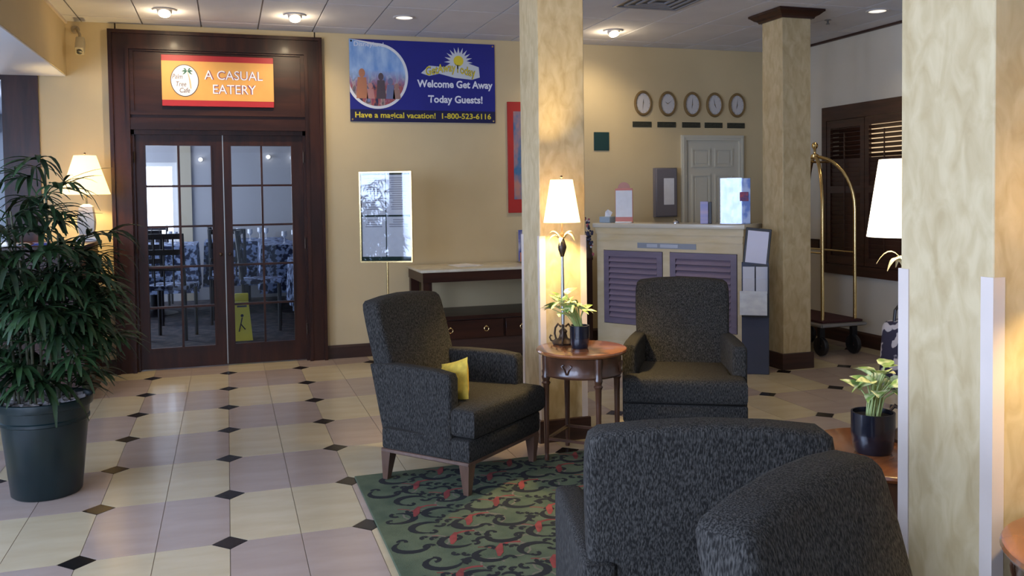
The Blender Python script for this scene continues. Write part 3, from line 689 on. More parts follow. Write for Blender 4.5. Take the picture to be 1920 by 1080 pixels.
MB().lathe([(0, 0), (.15, 0), (.15, .012), (.03, .03), (.012, .05), (0, .05)], 30).obj('base', brass, ms)
# ---- banner
bn = thing('banner', 'blue welcome banner with a round picture, sun emblem and phone number', 'banner', (1.84, YB-.012, 2.627))
bw, bh = .715, .388; blue = mat('banner_blue', (.012, .016, .22), .45, var=.08, scale=(2,2,2)); BT = lambda *a: None
MB().box(-bw, bw, 0, .006, -bh, bh).obj('sheet', blue, bn)
MB().box(-bw, bw, -.001, 0, -bh, -bh+.115).obj('navy_strip', mat('banner_navy', (.006, .006, .06), .5), bn)
cxx, czz, rx, rz_ = -.455, .045, .272, .285
def clipdisc(r_x, r_z, y, mtl, name):
    P = []
    for i in range(72):
        a = 2*PI*i/72
        if PI*.50 < a < PI*1.0: P.append((-bw, y, bh)); continue
        P.append((min(max(cxx+r_x*math.cos(a), -bw), bw), y, min(max(czz+r_z*math.sin(a), -bh), bh)))
    return MB().add(P+[(cxx, y, czz)], [(i, (i+1) % 72, 72) for i in range(72)]).obj(name, mtl, bn)
ring = clipdisc(rx+.026, rz_+.026, -.002, white, 'white_ring')
pm = bpy.data.materials.new('blurred_crowd_picture'); pm.use_nodes = True; N = pm.node_tree.nodes; L = pm.node_tree.links
tc = N.new('ShaderNodeTexCoord'); mp = N.new('ShaderNodeMapping'); mp.inputs['Scale'].default_value = (14, 1, 6); L.new(tc.outputs['Object'], mp.inputs[0])
nz = N.new('ShaderNodeTexNoise'); nz.inputs['Scale'].default_value = 1; nz.inputs['Detail'].default_value = 5; L.new(mp.outputs[0], nz.inputs['Vector'])
r1 = N.new('ShaderNodeValToRGB'); L.new(nz.outputs['Fac'], r1.inputs[0]); e = r1.color_ramp.elements; e[0].position = .36; e[0].color = (.03, .03, .08, 1); e[1].position = .68; e[1].color = (.25, .30, .55, 1)
for p_, c_ in ((.44, (.45, .12, .08, 1)), (.50, (.30, .06, .12, 1)), (.55, (.50, .34, .28, 1)), (.60, (.10, .08, .10, 1))): q = r1.color_ramp.elements.new(p_); q.color = c_
r2_ = N.new('ShaderNodeValToRGB'); L.new(nz.outputs['Fac'], r2_.inputs[0]); e = r2_.color_ramp.elements; e[0].position = .3; e[0].color = (.16, .32, .66, 1); e[1].position = .7; e[1].color = (.42, .58, .80, 1)
sx_ = N.new('ShaderNodeSeparateXYZ'); L.new(tc.outputs['Object'], sx_.inputs[0]); mr = N.new('ShaderNodeMapRange'); mr.inputs[1].default_value = -.06; mr.inputs[2].default_value = .1
L.new(sx_.outputs['Z'], mr.inputs[0]); mx = N.new('ShaderNodeMixRGB'); L.new(mr.outputs[0], mx.inputs[0]); L.new(r1.outputs[0], mx.inputs[1]); L.new(r2_.outputs[0], mx.inputs[2])
L.new(mx.outputs[0], N['Principled BSDF'].inputs['Base Color']); N['Principled BSDF'].inputs['Roughness'].default_value = .5
pic = clipdisc(rx, rz_, -.003, pm, 'round_picture')
for k, (x, z, s_, c_) in enumerate(((-.60, .0, 1.0, (.50, .20, .10)), (-.52, -.10, .7, (.55, .25, .22)), (-.42, -.02, .85, (.10, .07, .08)), (-.33, -.06, .8, (.16, .18, .30)), (-.27, -.10, .7, (.35, .2, .16)))):
    f_ = MB(); n = 16
    f_.add([(x+.03*s_*math.cos(2*PI*i/n), -.004, z+.07*s_+.042*s_*math.sin(2*PI*i/n)) for i in range(n)], [tuple(range(n))]); f_.add([(x-.055*s_, -.0038, -.17), (x+.055*s_, -.0038, -.17), (x+.04*s_, -.0038, z+.03*s_), (x-.04*s_, -.0038, z+.03*s_)], [(0, 1, 2, 3)])
    f_.obj('printed_figure', mat('print_tone_%d' % k, c_, .6), pic)
yel = mat('banner_yellow', (.78, .62, .04), .5); wht = mat('banner_white_ink', (.82, .82, .88), .5); dk = mat('ink_dark', (.01, .01, .03), .5)
lg = MB(); cX, cZ = .345, .225
for k in range(13):
    a = -.35+k*(PI+.7)/12; c_, s_ = math.cos(a), math.sin(a); lg.add([(cX+c_*.07-s_*.016, -.002, cZ-.02+s_*.07+c_*.016), (cX+c_*.145, -.002, cZ-.02+s_*.145), (cX+c_*.07+s_*.016, -.002, cZ-.02+s_*.07-c_*.016)], [(0, 1, 2)])
lg.add([(cX+.08*math.cos(2*PI*i/24), -.0022, cZ-.02+.08*math.sin(2*PI*i/24)) for i in range(24)], [tuple(range(24))])
w_ = [(-.03, .085), (.05, .16), (.2, .15), (.3, .18), (.42, .20), (.55, .16), (.56, .06), (.48, .035), (.3, .05), (.15, .085), (.05, .06)]
lg.prism(w_, -.0024, -.0023, 'y'); lg.obj('sun_emblem', mat('emblem_silver', (.62, .64, .66), .4), bn)
MB().add([(cX+.05*math.cos(2*PI*i/24), -.0026, cZ-.01+.05*math.sin(2*PI*i/24)) for i in range(24)], [tuple(range(24))]).obj('sun_disc', yel, bn)
for nm, mt_, off, y in (('emblem_lettering_outline', dk, .03, -.003), ('emblem_lettering', yel, .006, -.004)):
    o = text(nm, 'GetAwayToday', .50, .115, mt_, bn, (.265, y, .115), off=off)
    for v in o.data.vertices: v.co.y += .022*math.cos(v.co.x*12)
text('lettering', 'Welcome Get Away', .76, .095, wht, bn, (.31, -.003, -.025), off=.03); text('lettering', 'Today Guests!', .55, .095, wht, bn, (.31, -.003, -.172), off=.03)
text('lettering', 'Have a magical vacation!  1-800-523-6116', 1.34, .072, yel, bn, (0, -.003, -.332), off=.02)
text('small_lettering', 'Disneyland', .28, .055, wht, bn, (-.53, -.005, .335))
for sx in (-1, 1):
    for sz in (-1, 1): MB().lathe([(0, 0), (.009, 0), (.009, .003), (0, .003)], 10, T(sx*(bw-.02), 0, sz*(bh-.02)) @ Matrix.Rotation(PI/2, 4, 'X')).obj('grommet', brass, bn)
# ---- eatery sign
es = thing('eatery_sign', 'orange and red casual eatery sign with palm tree oval above the double door', 'sign', (-.045, YB-.05, 2.575))
MB().rbox(-.475, .475, 0, .02, -.225, .225, .002, 1).obj('board', mat('sign_red', (.42, .015, .02), .45), es)
MB().box(-.475, .475, -.002, 0, -.172, .172).obj('orange_field', mat('sign_orange', (.72, .36, .085), .5, var=.04), es)
n = 40; MB().add([(-.285+.118*math.cos(2*PI*i/n), -.003, .142*math.sin(2*PI*i/n)) for i in range(n)], [tuple(range(n))]).obj('oval_outline', dk, es)
MB().add([(-.285+.112*math.cos(2*PI*i/n), -.004, .136*math.sin(2*PI*i/n)) for i in range(n)], [tuple(range(n))]).obj('white_oval', white, es)
pt = MB()
for k in range(7):
    a = -.5+k*.7; c_, s_ = math.cos(a), math.sin(a); x0, z0 = -.262, .075
    pt.add([(x0, -.005, z0+.008), (x0+c_*.025, -.005, z0+s_*.025+.016), (x0+c_*.05, -.005, z0+s_*.045), (x0+c_*.025, -.005, z0+s_*.025-.002)], [(0, 1, 2, 3)])
pt.obj('palm_leaves', mat('sign_green', (.02, .12, .08), .5), es)
MB().add([(-.262, -.005, .075), (-.256, -.005, .075), (-.235, -.005, 0), (-.228, -.005, -.07), (-.24, -.005, -.07), (-.245, -.005, 0)], [(0, 1, 4, 5), (1, 2, 3, 4)]).obj('palm_trunk', mat('sign_tan', (.7, .5, .3), .5), es)
for s_, x, z in (('Palm', -.345, .035), ('Tree', -.315, -.03), ('Cafe', -.285, -.085)): text('oval_lettering', s_, .085, .042, mat('ink_brown', (.12, .05, .05), .5), es, (x, -.0055, z), shear=.2)
for nm, mt_, off, y in (('lettering_outline', mat('ink_maroon', (.25, .06, .12), .5), .035, -.004), ('lettering', wht, .0, -.006)):
    text(nm, 'A CASUAL', .50, .082, mt_, es, (.13, y, .055), off=off); text(nm, 'EATERY', .37, .082, mt_, es, (.135, y, -.07), off=off)
# ---- poster right of banner, mostly behind column
po = thing('poster', 'tall red framed poster partly hidden by the gold column', 'poster', (2.98, YB-.02, 1.9))
MB().rbox(-.30, .30, 0, .02, -.555, .555, .003, 1).obj('frame', red, po)
MB().box(-.24, .24, -.002, 0, -.42, .46).obj('picture', mat('poster_picture', (.05, .16, .32), .4, c2=(.45, .22, .18), scale=(9,1,5), detail=5, ramp=(.4,.62)), po)
bx_ = thing('brochure_holder', 'clear holder of blue and orange leaflets on the console end, next to the column', 'brochure holder', (2.80, 8.10, .86), .3)
MB().box(-.1, .1, -.05, .03, 0, .012).box(-.1, .1, -.05, -.045, 0, .18).box(-.1, .1, .025, .03, 0, .30).obj('holder', acryl, bx_)
MB().box(-.09, .09, -.01, .01, .012, .32).obj('leaflet', mat('leaflet_blue', (.10, .12, .38), .4, c2=(.5, .5, .62), scale=(12,1,8), ramp=(.45,.6)), bx_); MB().box(-.09, .09, -.035, -.015, .012, .10).obj('leaflet', mat('leaflet_orange', (.6, .22, .12), .4), bx_)

# ---- clocks
def clock(i, x, hands, lab):
    t = thing('wall_clock', lab, 'clock', (x, YB, 2.470), 0, 'world time clocks on the back wall'); Mx = Matrix.Rotation(PI/2, 4, 'X') @ Matrix.Diagonal((1, 1.30, 1, 1))
    MB().lathe([(.082, .0), (.101, .0), (.103, .012), (.095, .025), (.084, .026), (.080, .015)], 36, Mx).obj('frame', mat('clock_gold_frame', (.26, .17, .07), .4, .4), t)
    MB().lathe([(0, .012), (.083, .012), (.083, .004), (0, .004)], 36, Mx).obj('dial', mat('clock_dial', (.60, .57, .55), .6), t)
    for a, l, w_ in ((hands[0], .042, .004), (hands[1], .066, .003)):
        a = PI/2-a*2*PI/12; c_, s_ = math.cos(a), math.sin(a)
        MB().add([(-s_*w_, -.0145, c_*w_), (c_*l, -.0145, s_*l*1.2), (s_*w_, -.0145, -c_*w_)], [(0, 1, 2)]).obj('hand', black, t)
    mk = MB()
    for k in range(12):
        a = k*PI/6; c_, s_ = math.cos(a)*.072, math.sin(a)*.072*1.3; mk.box(c_-.003, c_+.003, -.0135, -.012, s_-.006, s_+.006)
    mk.obj('hour_marks', print_grey, t)
    MB().tube([(0, 0, 0), (0, 0, .018)], .004, 6, Matrix.Rotation(PI/2, 4, 'X')).obj('centre_pin', brass, t)
    p = MB().rbox(-.11, .11, -.008, 0, -.029, .029, .002, 1).obj('name_plate', mat('dark_name_plate', (.035, .035, .022), .4, var=.3, scale=(60,60,60)), None, (x-.01, YB, 2.250))
    tag(p, lab.replace('oval gold-rimmed clock', 'dark name plate').replace('of the row of five', 'under the clocks').replace('in the row', 'in the row of plates'), 'name plate', 'name plates under the clocks')
for i, (x, h_, l_) in enumerate(zip((4.184, 4.473, 4.768, 5.042, 5.321), ((0.2, 6.2), (10, 2), (6.3, .1), (5, 11.6), (6.5, 12.2)),
        ('leftmost oval gold-rimmed clock of the row of five', 'second from left oval gold-rimmed clock in the row', 'middle oval gold-rimmed clock of the row of five', 'fourth from left oval gold-rimmed clock in the row', 'rightmost oval gold-rimmed clock of the row of five'))): clock(i, x, h_, l_)
tag(MB().rbox(-.086, .086, -.012, 0, -.095, .095, .003, 1).obj('wall_plate', mat('dark_green_plate', (.012, .045, .045), .4), None, (3.706, YB, 2.068)), 'small square dark green plate on the wall left of the clocks', 'wall plate')
lb = thing('wall_cabinet', 'small grey wall cabinet with a white notice beside the white door', 'cabinet', (4.43, YB, 1.53))
gm = mat('grey_enamel', (.17, .155, .17), .45); MB().rbox(-.135, .125, -.06, 0, -.26, .26, .006, 2).obj('body', gm, lb); MB().rbox(-.125, .115, -.07, -.06, -.25, .25, .004, 1).obj('cabinet_door', gm, lb)
MB().box(-.04, .08, -.073, -.07, -.13, .15).obj('notice', paper, lb)
# back counter under cabinet so nothing floats at desk level
bc = thing('back_counter', 'low dark work counter against the back wall behind the reception desk', 'counter', (4.62, 8.09, 0))
MB().box(-.60, -.05, -.17, .205, 0, .90).obj('body', cherry, bc); MB().rbox(-.62, -.04, -.19, .205, .90, .93, .005, 1).obj('counter_top', cherry_h, bc)
# ---- reception desk (local x runs along the front, -y is the front)
RL = Vector((3.40, 7.74, 0)); ra = math.atan2(-.8342, .5515)
rd = thing('reception_desk', 'cream reception desk with two dark louvered panels and a pale stone top', 'reception desk', RL, ra)
Lr = 1.49; dp = .34
MB().box(0, Lr, .03, dp, 0, 1.20).obj('body', creamp, rd)
c = MB()
for a, b in ((0, .075), (.715, .785), (Lr-.05, Lr)): c.box(a, b, 0, .03, 0, 1.20)
for a, b in ((.075, .715), (.785, Lr-.05)): c.box(a, b, 0, .03, 0, .28).box(a, b, 0, .03, .985, 1.20)
c.box(-.012, Lr+.012, -.012, 0, 1.14, 1.20).box(0, Lr, -.008, 0, 1.075, 1.085).box(-.01, Lr+.01, -.012, 0, 0, .10)
c.obj('front_frame', creamp, rd)
MB().rbox(-.03, Lr+.03, -.035, dp+.02, 1.20, 1.243, .006, 2).obj('stone_top', mat('pale_counter_top', (.62, .56, .44), .25, coat=.3), rd)
for a, b in ((.08, .71), (.79, Lr-.055)):
    f_ = MB(); fr(f_, a, b, .285, .98, .055, -.006, .02); lf = f_.obj('louver_panel', louv_frame, rd)
    MB().box(a+.055, b-.055, .022, .028, .34, .925).obj('panel_back', shut, lf)
    n = 11
    for k in range(n):
        z = .34+(k+.5)*.585/n; MB().rbox(-(b-a-.112)/2, (b-a-.112)/2, -.0045, .0045, -.028, .028, .002, 1).obj('slat', louver, lf, ((a+b)/2, .006, z), (-.62, 0, 0))
pl = MB().box(.45, 1.05, -.004, 0, 1.012, 1.062).obj('label_plate', mat('grey_label', (.27, .29, .33), .4), rd)
MB().box(.55, .66, -.0055, -.004, 1.022, 1.052).box(.69, .87, -.0055, -.004, 1.022, 1.052).obj('label_card', mat('pale_label', (.48, .5, .55), .5), pl)
wg = thing('desk_return', 'lower brown wooden return of the reception desk behind the gold column', 'desk', (3.30, 7.80, 0))
MB().box(-.08, .075, 0, .45, 0, .88).obj('body', cherry, wg); MB().rbox(-.09, .08, -.01, .46, .88, .91, .005, 1).obj('desk_top', cherry_h, wg)
def ondesk(s, d, z=1.243): return RL+Vector((.5515*s+.8342*d, -.8342*s+.5515*d, z))
si = thing('counter_sign', 'white notice in a red-edged stand at the left end of the reception desk', 'sign', ondesk(.235, .12), ra+.35)
MB().rbox(-.085, .085, -.004, .004, 0, .33, .002, 1).obj('stand', mat('sign_stand_red', (.55, .14, .08), .4), si); MB().box(-.08, .08, -.006, -.004, .055, .31).obj('notice', paper, si); MB().rbox(-.08, .08, -.05, .06, 0, .012, .003, 1).obj('foot', white, si)
MB().lathe([(0, -.002), (.06, -.002), (.06, .002), (0, .002)], 20, T(0, 0, .33) @ Matrix.Rotation(PI/2, 4, 'X')).obj('round_header', mat('sign_header_pink', (.5, .22, .16), .5), si)
tb = thing('tissue_box', 'pale tissue box with a white tissue at the desk left corner', 'tissue box', ondesk(.06, .10), ra)
MB().rbox(-.06, .06, -.06, .06, 0, .06, .006, 1).obj('box', mat('tissue_box_blue', (.30, .38, .45), .5), tb); MB().add([(-.03, 0, .055), (.03, 0, .055), (.045, .02, .10), (.01, -.01, .13), (-.035, .015, .105)], [(0, 1, 2, 3, 4)]).obj('tissue', paper, tb)
be = thing('service_bell', 'small silver service bell in the middle of the reception desk', 'bell', ondesk(.82, .06)); MB().lathe([(0, 0), (.035, 0), (.035, .006), (.03, .008), (.028, .02), (.015, .03), (0, .032)], 16).obj('dome', mat('steel', (.6, .6, .6), .2, 1), be); MB().lathe([(0, .03), (.005, .03), (.005, .04), (0, .041)], 8).obj('button', black, be)
b1 = thing('leaflet_box', 'small upright leaflet box near the centre right of the reception desk', 'leaflets', ondesk(1.10, .10), ra+.4)
MB().rbox(-.05, .02, -.03, .03, 0, .20, .003, 1).obj('leaflet', mat('leaflet_pale', (.55, .45, .62), .5, c2=(.25, .3, .62), scale=(1,1,14)), b1); MB().rbox(.022, .05, -.03, .03, 0, .195, .003, 1).obj('box_side', black, b1)
b2 = thing('acrylic_poster', 'pale blue poster in a clear stand at the right end of the reception desk', 'poster stand', ondesk(1.385, .09), ra+.15)
MB().rbox(-.13, .13, -.002, .002, 0, .40, .001, 1).obj('poster_sheet', mat('poster_blue_white', (.14, .26, .62), .35, c2=(.62, .68, .82), scale=(14,14,9), detail=4, ramp=(.42,.58)), b2)
MB().box(-.135, .135, -.006, -.003, 0, .405).obj('pane', acryl, b2); MB().box(-.13, .13, -.04, .05, 0, .006).obj('foot', acryl, b2)
MB().rbox(.04, .115, -.010, -.007, .20, .28, .002, 1).obj('red_picture', mat('red_blue_picture', (.35, .03, .05), .5, c2=(.05, .02, .12), scale=(30,30,30)), b2)
fl = thing('flower_garland', 'dark blue and white dried flower arrangement at the left end of the desk', 'flowers', (3.30, 7.76, .91))
g = random.Random(9)
for nm, cc, nn in (('dark_petals', (.03, .03, .06), 60), ('white_petals', (.6, .6, .7), 30), ('red_petals', (.35, .1, .12), 14)):
    q = MB()
    for k in range(nn): q.sphere((g.uniform(-.07, .05), g.uniform(-.05, .05), g.uniform(0.01, .38)), g.uniform(.01, .022) if nm != 'white_petals' else g.uniform(.006, .012), 6)
    q.obj(nm, mat(nm, cc, .7), fl, kind='stuff')
MB().lathe([(0, 0), (.06, 0), (.05, .1), (.03, .16), (0, .16)], 14).obj('vase', bronze, fl)

# ---- brochure rack
rk_ = thing('brochure_rack', 'tall narrow dark brochure rack with a tilted notice, between desk and column', 'brochure rack', (4.16, 6.22, 0), math.atan2(-.131, .154)+.12)
MB().rbox(-.11, .11, 0, .13, 0, .80, .004, 1).obj('cabinet', bluegrey, rk_); MB().box(-.11, .11, .05, .13, .80, .93).obj('back_board', bluegrey, rk_)
rk2 = mat('rack_leaflet', (.58, .60, .68), .5); Mt = T(0, .06, .90) @ Matrix.Rotation(-.14, 4, 'X') @ Matrix.Rotation(.10, 4, 'Y')
sg = MB().add([], []).rbox(-.105, .105, -.012, .012, 0, .32, .004, 1, Mt).obj('notice_frame', black, rk_)
MB().box(-.085, .085, -.016, -.012, .025, .295, Mt).obj('notice', mat('pale_grey_notice', (.62, .62, .74), .5), rk_)  # notice sheet in plain pale grey
for i in range(2):
    for j in range(2):
        x0 = -.10+i*.105; z0 = .68+j*.10; MB().box(x0, x0+.095, -.004-.018*(1-j), .012-.018*(1-j), z0, z0+.12).obj('leaflet', rk2, rk_)
MB().rbox(-.125, .095, -.05, -.03, .50, .70, .002, 1).obj('newspaper_display', mat('white_papers', (.62, .66, .74), .5, c2=(.75, .8, .85), scale=(14,14,20)), rk_)
MB().box(-.11, .11, -.052, 0, .485, .50).box(.098, .11, -.05, .0, .485, .90).obj('pocket', black, rk_)

# ---- luggage cart
lc = thing('luggage_cart', 'brass birdcage luggage cart with a dark carpeted deck by the right wall', 'luggage cart', (5.36, 7.02, 0))
dx, dy = .18, .345
MB().rbox(-dx-.05, dx+.05, -dy-.06, dy+.06, .27, .31, .006, 1).obj('deck', mat('deck_frame', (.10, .08, .07), .4), lc)
MB().rbox(-dx-.045, dx+.045, -dy-.055, dy+.055, .31, .33, .005, 1).obj('deck_carpet', mat('deck_carpet', (.05, .012, .012), .95, bump=.3, bscale=(200,200,200)), lc)
q = MB(); e = .008; q.tube([(-dx-.05-e, -dy-.06-e, .29), (dx+.05+e, -dy-.06-e, .29), (dx+.05+e, dy+.06+e, .29), (-dx-.05-e, dy+.06+e, .29), (-dx-.05-e, -dy-.06-e, .29)], .016, 8); q.obj('bumper', mat('grey_bumper', (.22, .21, .20), .5), lc)
for sx in (-1, 1):
    for sy_ in (-1, 1):
        MB().tube([(sx*dx, sy_*dy, .33), (sx*dx, sy_*dy, 1.35)]+[(sx*dx*math.cos(a), sy_*dy*math.cos(a), 1.35+.50*math.sin(a)) for a in [k*PI/2/10 for k in range(1, 10)]]+[(0, 0, 1.852)], .0165, 10).obj('arched_pole', brass, lc)
        wx, wy = sx*(dx-.0), sy_*(dy-.02); MB().lathe([(.03, -.02), (.085, -.02), (.09, -.012), (.09, .012), (.085, .02), (.03, .02)], 20, T(wx, wy, .09) @ Matrix.Rotation(PI/2, 4, 'Y')).obj('wheel', black, lc)
        MB().box(wx-.028, wx+.028, wy-.02, wy+.02, .17, .27).box(wx-.028, wx-.024, wy-.02, wy+.02, .08, .17).box(wx+.024, wx+.028, wy-.02, wy+.02, .08, .17).obj('caster_fork', blackm, lc)
for sx in (-1, 1): MB().tube([(sx*dx, -dy, .95), (sx*dx, dy, .95)], .008, 8).obj('side_rail', brass, lc)
MB().tube([(-dx*.9, 0, 1.80), (dx*.9, 0, 1.80)], .010, 8).lathe([(.0, 1.84), (.035, 1.845), (.035, 1.87), (.012, 1.885), (.012, 1.92), (.03, 1.945), (.03, 1.965), (.018, 1.985), (0, 1.99)], 16).obj('finial', brass, lc)

# ---- patterned bag near right wall
bg_ = thing('patterned_bag', 'dark bag with white and purple pattern leaning beside the pale column', 'bag', (4.92, 5.42, 0), .4)
fab = mat('patterned_fabric', (.03, .025, .05), .8, c2=(.55, .50, .50), scale=(14,14,14), detail=1, ramp=(.52,.56))
MB().rbox(-.17, .17, -.11, .11, 0, .52, .06, 3, fn=lambda v: Vector((v.x*(1-.25*v.z), v.y*(1-.4*v.z), v.z))).obj('body', fab, bg_)
MB().tube([(-.1, 0, .5), (-.08, 0, .6), (0, 0, .64), (.08, 0, .6), (.1, 0, .5)], .012, 8).obj('handle', black, bg_)

# ---- wall camera, ceiling fixtures
sc_ = thing('security_camera', 'small white security camera on a wall bracket in the upper left corner', 'security camera', (-1.20, YB, 2.93))
MB().tube([(0, 0, .06), (.02, -.08, .055), (.05, -.13, .0), (.055, -.15, -.05)], .012, 8).lathe([(0, 0), (.035, 0), (.035, .012), (0, .014)], 14, T(0, 0, .06) @ Matrix.Rotation(PI/2, 4, 'X')).obj('bracket', mat('beige_metal', (.35, .28, .18), .5), sc_)
MB().rbox(-.035, .035, -.07, .07, -.045, .045, .012, 2, T(.055, -.16, -.10) @ Matrix.Rotation(.9, 4, 'X')).obj('camera_body', mat('cream_plastic', (.50, .43, .28), .4), sc_)
MB().lathe([(0, 0), (.022, 0), (.022, .012), (0, .014)], 14, T(.055, -.205, -.155) @ Matrix.Rotation(PI/2+.9, 4, 'X')).obj('lens', black, sc_)
lens = mat('lit_lamp_lens', (1, .9, .7), .4, emit=(1, .80, .52, 14)); lens_dim = mat('dim_lamp_lens', (.8, .75, .65), .4, emit=(1, .88, .70, 1.3)); trimw = mat('white_trim_ring', (.55, .52, .5), .4)
spots = [(-.443, 7.60, 1, 'lit recessed ceiling light above the left half of the double door'), (.579, 7.55, 1, 'lit recessed ceiling light above the right end of the double door'), (1.482, 7.42, 0, 'dim recessed ceiling light above the blue banner'),
         (3.495, 7.53, 1, 'lit recessed ceiling light left of the vent near the clocks wall'), (5.334, 6.15, 0, 'recessed ceiling light right of the capped column'),
         (3.1, 5.2, 2, 'recessed ceiling light added over the armchair to brighten the desk'), (1.0, 4.2, 2, 'recessed ceiling light over the rug'), (3.9, 4.6, 2, 'recessed ceiling light over the right walkway'), (-.5, 2.4, 2, 'recessed ceiling light over the front walkway')]  # the one over the armchair is added for more warm light on the desk
for x, y, on, lab in spots:
    if on == 2:
        lab = lab.replace('unseen ', '')
    t = thing('ceiling_light', lab, 'ceiling light', (x, y, ZC), 0, 'recessed ceiling lights')
    MB().lathe([(.072, 0), (.095, 0), (.096, -.004), (.088, -.010), (.072, -.008), (.072, 0)], 28).obj('trim_ring', trimw, t)
    if on == 1:
        a = MB().lathe([(0, -.045), (.038, -.04), (.055, -.028), (.060, -.006), (.055, .0)], 20, rotz(0) @ Matrix.Rotation(-.45, 4, 'X')); a.obj('eyeball', trimw, t)
        MB().lathe([(0, -.052), (.046, -.046), (.046, -.036), (0, -.044)], 16, Matrix.Rotation(-.45, 4, 'X')).obj('lens', lens, t)
        l = light('downlight_beam', 'SPOT', (0, .03, -.07), 34, (1, .80, .52), .03, target=(0, .42, -.7)); l.data.spot_size = 1.9; l.data.spot_blend = .9; l.parent = t
        light('downlight_spill', 'POINT', (0, .06, -.085), 4, (1, .80, .52), .03).parent = t
    else:
        MB().lathe([(0, -.002), (.072, -.003), (.072, 0), (0, 0)], 20).obj('lens', lens_dim, t)
        l = light('downlight_beam', 'SPOT', (0, 0, -.02), 14 if on == 0 else 22, (1, .80, .50), .05); l.data.spot_size = 2.2; l.data.spot_blend = .9; l.parent = t
vt = thing('ceiling_vent', 'square slatted air vent in the ceiling right of the gold column', 'air vent', (3.33, 6.27, ZC))
vm = mat('vent_metal', (.32, .30, .30), .5); c = MB()
for s_ in (.29, .22, .15, .08):
    for a, b, e, f in ((-s_, s_, -s_, -s_+.02), (-s_, s_, s_-.02, s_), (-s_, -s_+.02, -s_+.02, s_-.02), (s_-.02, s_, -s_+.02, s_-.02)): c.box(a, b, e, f, -.012-.02*(.29-s_), 0)
c.obj('slats', vm, vt, kind='stuff'); MB().box(-.28, .28, -.28, .28, -.003, 0).obj('backing', black, vt)
sk = MB().lathe([(0, 0), (.03, 0), (.03, -.004), (.008, -.006), (.008, -.03), (.018, -.034), (.018, -.038), (0, -.04)], 12)
tag(sk.obj('sprinkler', mat('steel_dark', (.2, .2, .2), .3, .9), None, (5.18, 6.6, ZC)), 'small fire sprinkler head on the ceiling beside the capped column', 'sprinkler')
tag(MB().rbox(-.05, .05, -.004, 0, -.0, .11, .002, 1).box(-.03, .03, -.006, -.004, .02, .09).obj('wall_thermostat', white, None, (3.62, YB, 2.30)), 'tiny pale thermostat above the green wall plate', 'thermostat') if False else None

# ---- dining room furniture
cloth = mat('patterned_tablecloth', (.02, .03, .08), .8, c2=(.36, .46, .72), scale=(16,16,16), detail=2, ramp=(.47,.56))
dch = mat('dark_dining_wood', (.02, .016, .022), .4)
def dining_table(label, x, y, h=.93, w_=.55):
    t = thing('dining_table', label, 'dining table', (x, y, 0), 0, 'cloth-covered dining tables')
    MB().rbox(-w_, w_, -w_, w_, h-.012, h, .004, 1).obj('table_top', dch, t)
    v = MB(); n = 48; R0 = []
    for k in range(n):
        a = 2*PI*k/n; q = w_+.01; cx_, sy2 = math.cos(a), math.sin(a); m_ = max(abs(cx_), abs(sy2)); R0.append((cx_/m_*q, sy2/m_*q, math.cos(a*8)))
    vs = [(x_, y_, h+.004) for x_, y_, c_ in R0]+[(x_*(1.02+.03*c_), y_*(1.02+.03*c_), h*.35) for x_, y_, c_ in R0]
    v.add(vs, [tuple(range(n))]+[(k, n+k, n+(k+1) % n, (k+1) % n) for k in range(n)]); v.obj('tablecloth', cloth, t)
    MB().tube([(0, 0, .02), (0, 0, h-.012)], .05, 10).lathe([(0, 0), (.3, 0), (.3, .02), (.05, .06), (0, .06)], 20).obj('pedestal', dch, t)
    for k, (a, b) in enumerate(((-.25, -.2), (.05, -.25), (.28, .05), (-.1, .2), (.2, .3))):
        gl = MB().lathe([(0, 0), (.03, 0), (.006, .01), (.005, .07), (.035, .1), (.033, .16), (.031, .16), (.03, .1), (0, .08)], 12).obj('wine_glass', mat('glassware', (.75, .8, .9), .1, emit=None), None, (x+a, y+b, h+.004))
        tag(gl, ('leftmost', 'front middle', 'rightmost', 'back left', 'back right')[k]+' stemmed glass on the '+label.replace('cloth-covered ', ''), 'glass', 'glasses on the dining tables')
def dchair(label, x, y, rz, h=1.16):
    t = thing('dining_chair', label, 'chair', (x, y, 0), rz, 'dark wooden dining chairs')
    for sx in (-1, 1):
        MB().tube([(sx*.2, .2, 0), (sx*.2, .2, .55), (sx*.2, .26, h)], .02, 6).obj('rear_leg', dch, t); MB().tube([(sx*.2, -.2, 0), (sx*.2, -.2, .55)], .02, 6).obj('front_leg', dch, t)
    MB().rbox(-.23, .23, -.23, .23, .55, .60, .015, 2).obj('seat', cloth, t)
    for z in (h-.03, h-.2, h-.37): MB().rbox(-.2, .2, .22, .25, z-.03, z+.03, .006, 1).obj('back_slat', dch, t)
    for x_ in (-.1, 0, .1): MB().tube([(x_, .235, .6), (x_, .245, h)], .01, 5).obj('spindle', dch, t)
dining_table('cloth-covered dining table behind the right door leaf', .95, 11.9); dining_table('cloth-covered dining table far behind the left door leaf', -.95, 12.4)
dining_table('cloth-covered dining table near the far wall at the right', .25, 13.1); dining_table('nearest cloth-covered dining table seen right of the floor sign', 1.25, 10.4, .80)
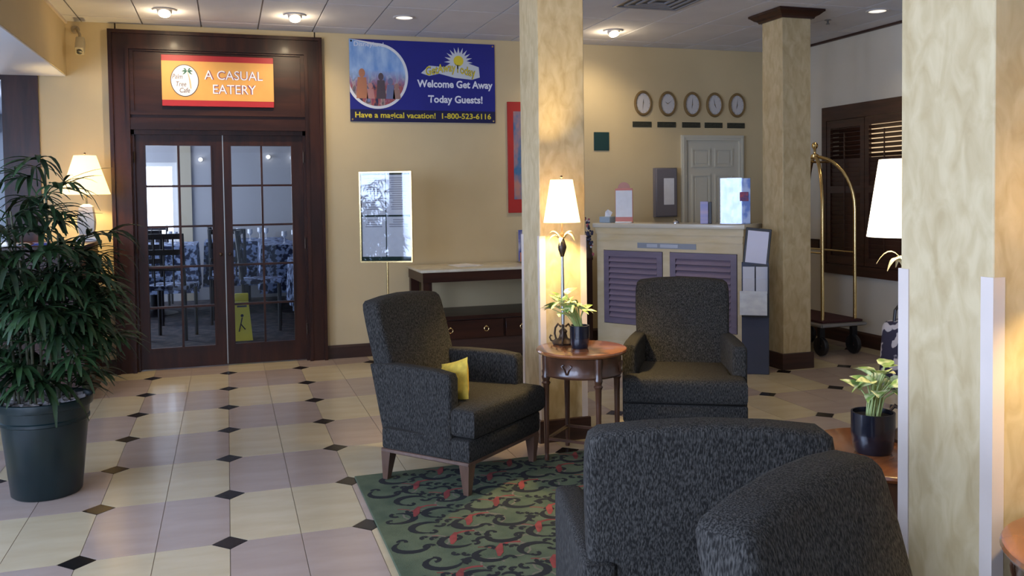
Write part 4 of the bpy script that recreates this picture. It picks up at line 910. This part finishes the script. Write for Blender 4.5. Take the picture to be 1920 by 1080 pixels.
for k, (x, y, r, lab) in enumerate(((0, 11.25, 3.1, 'dark dining chair back seen in the middle of the left door leaf'), (-.98, 11.42, 3.2, 'dark dining chair at the left side behind the left door leaf'), (.02, 12.1, 1.6, 'dark dining chair between the two cloth tables'),
        (1.25, 12.9, 3.1, 'dark dining chair beside the farthest table'), (-.6, 10.2, 2.9, 'nearest dark dining chair low behind the left door leaf'), (.36, 10.5, 1.5, 'dark dining chair at the nearest cloth table'), (-1.0, 13.35, 3.1, 'dark dining chair near the far wall window'))): dchair(lab, x, y, r)
wf_ = thing('wet_floor_sign', 'yellow folding wet floor sign behind the glass of the right door leaf', 'floor sign', (.125, 9.78, .004), 0)
yl = mat('yellow_plastic', (.72, .66, .03), .4)
for s_ in (-1, 1):
    M = T(0, s_*.10, 0) @ Matrix.Rotation(s_*.20, 4, 'X')
    p = MB().prism([(-.105, 0), (.105, 0), (.07, .42), (-.07, .42)], -.008, .008, 'y', M=M, smooth=False).obj('board', yl, wf_)
    if s_ < 0:
        MB().box(-.05, .05, -.0095, -.008, .36, .38, M).obj('black_strip', dk, p)
        q = MB().lathe([(0, 0), (.016, 0), (0, .001)], 12, M @ T(0, -.0095, .27) @ Matrix.Rotation(PI/2, 4, 'X')); q.tube([M @ Vector(v_) for v_ in ((.0, -.0095, .25), (-.015, -.0095, .18), (.03, -.0095, .12))], .006, 5); q.tube([M @ Vector(v_) for v_ in ((-.015, -.0095, .18), (-.035, -.0095, .10))], .006, 5); q.obj('walking_figure', dk, p)
        o = text('lettering', 'CAUTION', .11, .022, dk, p, (0, -.093, .055), (PI/2-.2, 0, 0))
MB().rbox(-.07, .07, -.03, .03, .42, .50, .008, 2).obj('handle', yl, wf_)
for k, (x, z) in enumerate(((-.36, 2.12), (.62, 2.16), (.98, 2.15), (1.46, 2.16))):
    t = thing('added_glint', 'tiny added glowing bulb on the dining room far wall, %s of four' % ('leftmost', 'second', 'third', 'rightmost')[k], 'glowing dot', (x, 13.9, z), 0, 'small added glowing dots on the dining room wall')
    MB().lathe([(0, 0), (.04, 0), (.03, .02), (0, .02)], 12, Matrix.Rotation(PI/2, 4, 'X')).obj('mount', white, t); MB().sphere((0, -.05, 0), .028, 12).obj('glint', mat('glint_glow', (1, 1, 1), .4, emit=(1, .95, .85, 4)), t)  # glowing balls added to imitate reflected dots of light
